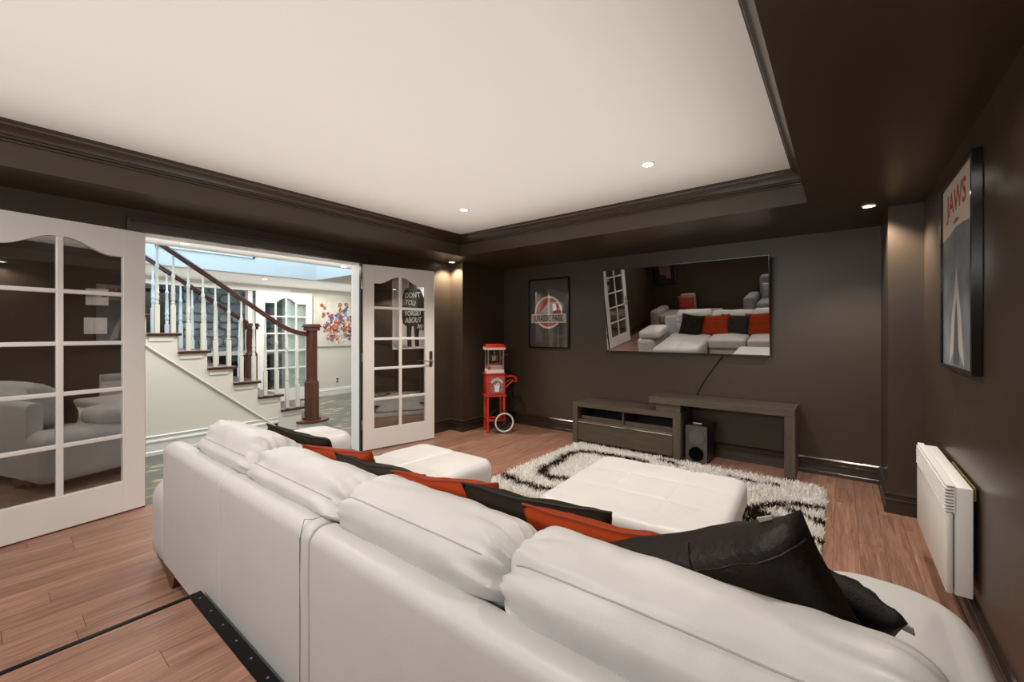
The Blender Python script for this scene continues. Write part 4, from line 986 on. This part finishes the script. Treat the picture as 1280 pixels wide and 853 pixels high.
def shape(name, poly, m_, r, M, lvl=1, label=None): return obj(name, MB().prism(poly, M @ Matrix.Translation((0, 0, 0.0004 * lvl)), 0.0004), m_, r, smooth=0, label=label)
# on the television wall: red roundel with pale band
r, M = poster('framed_poster', 'black framed poster with red roundel and cream lettered band left of the television', (-3.365, YB, 1.062), (1, 0, 0), 0.63, 0.925, 0.03, 0.02, mat('charcoal_poster_paper', (0.045, 0.038, 0.033), 0.4))
shape('roundel_ring', circle(0.315, 0.475, 0.215), M_creamprint, r, M, 1)
shape('roundel', circle(0.315, 0.475, 0.190), M_redprint, r, M, 2)
shape('pale_hill', [(0.15, 0.44), (0.21, 0.50), (0.27, 0.55), (0.32, 0.60), (0.37, 0.61), (0.42, 0.57), (0.45, 0.50), (0.40, 0.49), (0.36, 0.44)], M_greyprint, r, M, 3, 'pale grey abstract shape on the red roundel')
shape('banner', [(0.045, 0.335), (0.585, 0.335), (0.585, 0.455), (0.045, 0.455)], M_creamprint, r, M, 4)
shape('banner_edge', [(0.058, 0.348), (0.572, 0.348), (0.572, 0.442), (0.058, 0.442)], M_greyprint, r, M, 5)
lettering('lettering', 'JURASSIC PARK', 0.112, M_dkprint, r, M @ Matrix.Translation((0.315, 0.393, 0.0026)), 0.0003, 0, 0.003, 0.60, 1.0)
# on the right wall: cream top with red title over a blue grey sea
r, M = poster('framed_poster', 'black framed poster with red title above grey blue water on the right wall', (XR, 3.15, 1.10), (0, -1, 0), 0.675, 0.92, 0.035, 0.018, mat('sea_grey_print', (0.20, 0.235, 0.265), 0.45, var=0.35, vscale=7))
shape('title_ground', [(0.018, 0.645), (0.20, 0.655), (0.33, 0.672), (0.47, 0.665), (0.657, 0.648), (0.657, 0.902), (0.018, 0.902)], M_creamprint, r, M, 1)
lettering('lettering', 'JAWS', 0.150, M_redprint, r, M @ Matrix.Translation((0.335, 0.795, 0.0012)), 0.0003, 0, 0.003, 1.12, 1.0)
shape('spray', [(0.30, 0.10), (0.18, 0.02), (0.24, 0.26), (0.31, 0.40), (0.335, 0.50), (0.36, 0.40), (0.43, 0.26), (0.50, 0.02), (0.38, 0.10)], M_greyprint, r, M, 1, 'pale streak of spray')
shape('spray', [(0.27, 0.03), (0.30, 0.22), (0.335, 0.34), (0.37, 0.22), (0.40, 0.03)], mat('dusk_blue_print', (0.09, 0.10, 0.12), 0.5), r, M, 2, 'dark streak inside the spray')
shape('swimmer_line', [(0.26, 0.695), (0.33, 0.712), (0.41, 0.698), (0.33, 0.690)], M_redprint, r, M, 2)
# behind the right door: white canvas with slogan
r, M = poster('framed_poster', 'white framed print of a dark figure with a handwritten slogan behind the right glass door', (XL, 2.935, 1.075), (0, 1, 0), 0.60, 0.86, 0.02, 0.012, M_whiteprint, M_whiteprint)
fig = [(0.14, 0.62), (0.12, 0.42), (0.15, 0.30), (0.20, 0.27), (0.20, 0.16), (0.215, 0.03), (0.275, 0.03), (0.265, 0.16), (0.275, 0.27), (0.305, 0.27), (0.315, 0.16), (0.325, 0.03), (0.385, 0.03), (0.38, 0.16), (0.385, 0.23), (0.46, 0.22), (0.48, 0.42), (0.46, 0.62), (0.40, 0.72), (0.345, 0.73), (0.345, 0.80), (0.31, 0.835), (0.265, 0.835), (0.235, 0.80), (0.235, 0.73), (0.18, 0.71)]
shape('silhouette', fig, M_dkprint, r, M, 1)
for (t, x_, z_, s_, a) in (("DON'T", 0.285, 0.640, 0.090, 6), ('YOU', 0.25, 0.548, 0.090, -4), ('FORGET', 0.295, 0.425, 0.082, 4), ('ABOUT', 0.295, 0.342, 0.090, 3), ('ME', 0.395, 0.265, 0.085, -10)):
    lettering('lettering', t, s_, M_whiteprint, r, M @ Matrix.Translation((x_, z_, 0.0012)) @ Matrix.Rotation(math.radians(a), 4, 'Z'), 0.0003, 0.15, 0.0015, 0.80)

# ------------------------------------------------------------------ thermostat and switch
th = empty('thermostat', (XL, 0.52, 1.46), 0, 'white wall thermostat with small dark display behind the left glass door', 'thermostat')
obj('cover_plate', MB().box(XL, XL + 0.022, 0.462, 0.575, 1.462, 1.575, 0.004, 2), M_paper, th)
obj('display', MB().box(XL + 0.022, XL + 0.024, 0.538, 0.566, 1.520, 1.545), M_dkprint, th)
lsw = empty('light_switch', (XL, 0.515, 1.27), 0, 'white double light switch plate below the thermostat', 'switch')
obj('cover_plate', MB().box(XL, XL + 0.007, 0.455, 0.57, 1.265, 1.378, 0.003, 2), M_paper, lsw)
for y_ in (0.487, 0.538): obj('rocker', MB().box(XL + 0.007, XL + 0.011, y_ - 0.017, y_ + 0.017, 1.29, 1.355, 0.002, 1), M_paper, lsw)

# ------------------------------------------------------------------ wall heater on the right
he = empty('wall_heater', (0.40, 2.9, 0.17), 0, 'white convector heater on the right wall above the sofa arm', 'heater')
HY0, HY1 = 2.52, 3.38
obj('body', MB().box(0.372, 0.428, HY0 + 0.012, HY1 - 0.012, 0.175, 0.630, 0.006, 2), M_paper, he)
obj('front_panel', MB().box(0.345, 0.368, HY0, HY1, 0.180, 0.520, 0.008, 2), mat('warm_white_heater_panel', (0.72, 0.68, 0.635), 0.45), he)
obj('grille_back', MB().box(0.368, 0.374, HY0 + 0.004, HY1 - 0.004, 0.515, 0.632, 0.001, 1), M_paper, he)
obj('top_cap', MB().box(0.346, 0.374, HY0, HY1, 0.629, 0.637, 0.002, 1), M_paper, he)
for q in range(8):
    z_ = 0.523 + q * 0.0133; obj('slat', MB().box(0.341, 0.369, HY0, HY1, z_, z_ + 0.0068, 0.002, 1), M_paper, he)
for y_ in (2.62, 3.22): obj('bracket', MB().box(0.428, 0.445, y_, y_ + 0.04, 0.25, 0.60), M_black, he)
tag(obj('paper_strip', MB().box(0.431, 0.436, 2.54, 3.0, 0.580, 0.634), mat('yellow_paper', (0.13, 0.11, 0.03), 0.7)), 'yellowish strip tucked behind the white wall heater', 'strip')

# ------------------------------------------------------------------ popcorn cart
pc = empty('popcorn_cart', (-3.595, 4.035, 0), math.radians(53), 'red vintage popcorn cart with white rimmed wheels in the left corner', 'popcorn machine')
# local: x along the cart (handle at +x), -y faces the camera
L_, D_ = 0.235, 0.21
for (x_, y_) in ((0.012, -D_ / 2 + 0.012), (0.012, D_ / 2 - 0.012)): obj('leg', MB().box(x_ - 0.014, x_ + 0.014, y_ - 0.014, y_ + 0.014, 0, 0.46, 0.003, 1), M_redmetal, pc, world=False)
for y_ in (-D_ / 2 + 0.012, D_ / 2 - 0.012): obj('leg', MB().box(L_ - 0.026, L_ + 0.002, y_ - 0.014, y_ + 0.014, 0.10, 0.46, 0.003, 1), M_redmetal, pc, world=False)
sh = MB(); sh.box(0.0, L_, -D_ / 2, -D_ / 2 + 0.022, 0.145, 0.175, 0.003, 1); sh.box(0.0, L_, D_ / 2 - 0.022, D_ / 2, 0.145, 0.175, 0.003, 1); sh.box(0.0, 0.022, -D_ / 2, D_ / 2, 0.145, 0.175, 0.003, 1)
obj('lower_rail', sh, M_redmetal, pc, world=False)
obj('cabinet', MB().box(-0.006, L_ + 0.006, -D_ / 2, D_ / 2, 0.475, 0.735, 0.006, 2), M_redmetal, pc, world=False)
obj('cabinet_ledge', MB().box(-0.020, L_ + 0.016, -D_ / 2 - 0.014, D_ / 2 + 0.014, 0.455, 0.478, 0.004, 1), M_redmetal, pc, world=False)
obj('cabinet_ledge', MB().box(-0.014, L_ + 0.012, -D_ / 2 - 0.008, D_ / 2 + 0.008, 0.735, 0.752, 0.004, 1), M_redmetal, pc, world=False)
pn = obj('label_panel', MB().box(0.035, L_ - 0.012, -D_ / 2 - 0.004, -D_ / 2 + 0.002, 0.505, 0.715), mat('grey_red_panel', (0.26, 0.12, 0.11), 0.35), pc, world=False)
LMx = lambda x_, z_, y_=-D_ / 2 - 0.0046: frame_M((x_, y_, z_), (1, 0, 0), (0, 0, 1))
cxp = 0.128
for i, ch in enumerate('POPCORN'):
    a = math.radians(58 - i * 116 / 6); lettering('lettering', ch, 0.043, M_whiteprint, pn, LMx(cxp + 0.072 * math.sin(-a), 0.605 + 0.072 * math.cos(a)) @ Matrix.Rotation(a, 4, 'Z'), 0.0004, 0, 0.002, 0.8, world=False)
bg = obj('popcorn_bag', MB().prism([(cxp - 0.026, 0.52), (cxp + 0.026, 0.52), (cxp + 0.034, 0.60), (cxp - 0.034, 0.60)], frame_M((0, -D_ / 2 - 0.0046, 0), (1, 0, 0), (0, 0, 1)), 0.0006), M_whiteprint, pn, world=False, smooth=0)
pb = MB(); rq = random.Random(2)
for q in range(26):
    a = rq.uniform(0, PI); rr = rq.uniform(0.0, 0.036); pb.prism(circle(cxp + rr * math.cos(a) * 1.1, 0.600 + rr * math.sin(a), rq.uniform(0.004, 0.008), 7), frame_M((0, -D_ / 2 - 0.0046, 0), (1, 0, 0), (0, 0, 1)), 0.0007)
for q in range(14):
    a = rq.uniform(0, 2 * PI); pb.prism(circle(cxp + 0.07 * math.cos(a), 0.575 + 0.05 * math.sin(a), 0.004, 6), frame_M((0, -D_ / 2 - 0.0046, 0), (1, 0, 0), (0, 0, 1)), 0.0007)
obj('popcorn_print', pb, M_whiteprint, pn, world=False, smooth=0, kind='stuff')
# wheels at the handle end
for y_ in (-D_ / 2 - 0.03, D_ / 2 + 0.03):
    w = MB(); w.torus((L_ - 0.02, y_, 0.135), 0.118, 0.017, (0, 1, 0), 40, 10); wo = obj('wheel', w, M_rub, pc, world=False)
    w = MB(); w.torus((L_ - 0.02, y_ + (0.010 if y_ > 0 else -0.010), 0.135), 0.1145, 0.0115, (0, 1, 0), 40, 8); obj('rim', w, M_tyre, wo, world=False, label='off white wheel rim')
    w = MB(); w.cyl((L_ - 0.02, y_ - 0.018, 0.135), (L_ - 0.02, y_ + 0.018, 0.135), 0.018, n=14)
    for q in range(8):
        a = 2 * PI * q / 8 + 0.2; w.cyl((L_ - 0.02, y_, 0.135), (L_ - 0.02 + 0.108 * math.cos(a), y_, 0.135 + 0.108 * math.sin(a)), 0.0028, n=6)
    obj('spokes', w, M_black, wo, world=False)
obj('axle', MB().cyl((L_ - 0.02, -D_ / 2 - 0.03, 0.135), (L_ - 0.02, D_ / 2 + 0.03, 0.135), 0.010, n=10), M_black, pc, world=False)
for y_ in (-0.07, 0.07):
    hd_ = MB(); hd_.tube([(L_ + 0.004, y_, 0.70), (L_ + 0.07, y_, 0.705), (L_ + 0.13, y_, 0.705), (L_ + 0.165, y_, 0.685), (L_ + 0.165, y_, 0.65), (L_ + 0.135, y_, 0.635), (L_ + 0.11, y_, 0.65), (L_ + 0.075, y_, 0.625), (L_ + 0.045, y_, 0.60), (L_ + 0.03, y_, 0.575), (L_ + 0.04, y_, 0.56)], 0.0095, 8); obj('push_handle', hd_, M_redmetal, pc, world=False)
obj('handle_bar', MB().cyl((L_ + 0.158, -0.07, 0.668), (L_ + 0.158, 0.07, 0.668), 0.012, n=12), M_redmetal, pc, world=False)
# machine on top
BX0, BX1, BY_ = 0.012, L_ - 0.012, 0.092
obj('machine_base', MB().box(BX0 - 0.004, BX1 + 0.004, -BY_, BY_, 0.752, 0.800, 0.004, 1), mat('white_enamel', (0.75, 0.70, 0.66), 0.3), pc, world=False)
for (x_, y_) in ((BX0 + 0.008, -BY_ + 0.008), (BX1 - 0.008, -BY_ + 0.008), (BX0 + 0.008, BY_ - 0.008), (BX1 - 0.008, BY_ - 0.008)): obj('corner_post', MB().box(x_ - 0.008, x_ + 0.008, y_ - 0.008, y_ + 0.008, 0.80, 1.055), M_nickel, pc, world=False)
for (a, b_, c, d) in ((BX0 + 0.016, BX1 - 0.016, -BY_ + 0.006, -BY_ + 0.009), (BX0 + 0.016, BX1 - 0.016, BY_ - 0.009, BY_ - 0.006), (BX0 + 0.006, BX0 + 0.009, -BY_ + 0.016, BY_ - 0.016), (BX1 - 0.009, BX1 - 0.006, -BY_ + 0.016, BY_ - 0.016)): obj('glass_pane', MB().box(a, b_, c, d, 0.80, 1.055), M_clear, pc, world=False, smooth=0)
obj('back_liner', MB().box(BX0 + 0.02, BX1 - 0.02, BY_ - 0.02, BY_ - 0.012, 0.84, 1.05), M_black, pc, world=False)
obj('popcorn_tray', MB().box(BX0 + 0.02, BX1 - 0.02, -BY_ + 0.02, BY_ - 0.025, 0.80, 0.855, 0.004, 1), mat('pink_white_tray', (0.66, 0.50, 0.46), 0.35), pc, world=False)
obj('tray_edge', MB().prism([(BX0 + 0.02, 0.858), (BX1 - 0.02, 0.872), (BX1 - 0.02, 0.892), (BX0 + 0.02, 0.868)], frame_M((0, -0.02, 0), (1, 0, 0), (0, 0, 1)), 0.02), M_redmetal, pc, world=False)
kt = MB(); kt.lathe([(0.040, 0.905), (0.052, 0.915), (0.054, 0.975), (0.046, 0.985), (0.012, 0.992), (0.012, 1.055)], (0.12, 0.0, 0), 20); obj('kettle', kt, M_chrome, pc, world=False)
obj('crank', MB().cyl((BX1, -0.02, 0.975), (BX1 + 0.045, -0.02, 0.985), 0.006, n=8).cyl((BX1 + 0.04, -0.02, 0.983), (BX1 + 0.062, -0.02, 0.987), 0.011, n=10), M_redmetal, pc, world=False)
for (x_, z_) in ((BX1 - 0.02, 0.945), (BX0 + 0.022, 0.825)): obj('knob', MB().cyl((x_, -BY_ - 0.008, z_), (x_, -BY_ + 0.006, z_), 0.018, n=14), M_redmetal, pc, world=False)
rf = MB(); rf.box(BX0 - 0.022, BX1 + 0.022, -BY_ - 0.022, BY_ + 0.022, 1.078, 1.098, 0.006, 2); rf.box(BX0 - 0.006, BX1 + 0.006, -BY_ - 0.006, BY_ + 0.006, 1.098, 1.122, 0.006, 2)
ro = obj('roof', rf, M_redmetal, pc, world=False)
sc_ = MB()
for q in range(9):
    x_ = BX0 - 0.016 + (BX1 - BX0 + 0.032) * (q + .5) / 9; wq = (BX1 - BX0 + 0.032) / 18
    sc_.prism([(x_ - wq, 1.080), (x_ + wq, 1.080)] + [(x_ + wq * math.cos(a), 1.060 - 0.012 * math.sin(a)) for a in [PI * k_ / 6 for k_ in range(7)]], frame_M((0, -BY_ - 0.020, 0), (1, 0, 0), (0, 0, 1)), 0.003)
    y_ = -BY_ - 0.016 + (2 * BY_ + 0.032) * (q + .5) / 9; wy = (2 * BY_ + 0.032) / 18
    sc_.prism([(y_ - wy, 1.080), (y_ + wy, 1.080)] + [(y_ + wy * math.cos(a), 1.060 - 0.012 * math.sin(a)) for a in [PI * k_ / 6 for k_ in range(7)]], frame_M((BX0 - 0.022, 0, 0), (0, 1, 0), (0, 0, 1)), 0.003)
obj('scalloped_valance', sc_, mat('pale_pink_valance', (0.78, 0.55, 0.48), 0.45), ro, world=False, smooth=0, kind='stuff')

# ------------------------------------------------------------------ behind the camera, seen in the television
dbd = empty('daybed', (-2.85, -1.35, 0), 0, 'low beige daybed behind the sofa seen in the television reflection', 'daybed')
obj('base', pad(-3.55, -1.65 - 0.5, -1.80, -0.95, 0.04, 0.24, 0.03, 0.05, 0), M_ltfab, dbd, smooth=60)
obj('mattress', pad(-3.50, -2.2, -1.78, -0.92, 0.24, 0.40, 0.05, 0.08, 0.02), M_ltfab, dbd, smooth=60)
obj('armrest', pad(-3.72, -3.48, -1.80, -0.95, 0.04, 0.52, 0.08, 0.08, 0), M_ltfab, dbd, smooth=60)
obj('backrest', pad(-3.2, -2.85, -1.93, -1.78, 0.38, 0.78, 0.05, 0.05, 0), M_ltfab, dbd, smooth=60)
pillow('throw_pillow', 'bright red pillow on the daybed in the television reflection', (-3.02, -1.66, 0.58), PI, 0.25, 0, 0.40, 0.36, 0.13, M_redprint, None, 21)
ac = empty('armchair', (-1.15, -1.35, PZ), 0, 'grey armchair on the platform in the television reflection', 'armchair')
obj('base', pad(-1.62, -0.68, -1.75, -0.95, PZ, PZ + 0.32, 0.04, 0.06, 0), M_grey, ac, smooth=60)
obj('seat_cushion', pad(-1.42, -0.86, -1.62, -0.88, PZ + 0.30, PZ + 0.45, 0.05, 0.06, 0.02), M_grey, ac, smooth=60)
for (a, b_) in ((-1.66, -1.44), (-0.84, -0.62)): obj('armrest', pad(a, b_, -1.75, -0.92, PZ, PZ + 0.58, 0.06, 0.06, 0), M_grey, ac, smooth=60)
obj('backrest', pad(-1.44, -0.84, -1.86, -1.62, PZ, PZ + 0.95, 0.08, 0.08, 0), M_grey, ac, smooth=60)
pillow('throw_pillow', 'pale grey pillow on the grey armchair in the television reflection', (-1.15, -1.50, PZ + 0.62), PI, 0.2, 0, 0.45, 0.36, 0.12, mat('pale_grey_fabric', (0.36, 0.36, 0.37), 0.8), None, 22)
r, M = poster('framed_poster', 'black framed poster with pink blurred shapes on the rear wall in the television reflection', (-3.30, YR, 1.02), (-1, 0, 0), 0.60, 0.85, 0.03, 0.02, M_dkprint)
for (p_, q_) in (((0.15, 0.15), 0.6), ((0.30, 0.25), 0.8)):
    shape('skin_shape', [(p_[0], p_[1]), (p_[0] + .12, p_[1] + .02), (p_[0] + .16, p_[1] + .3), (p_[0] + .08, p_[1] + .5), (p_[0] + .01, p_[1] + .35)], mat('pink_print', (0.40, 0.20, 0.19), 0.5), r, M, 1)
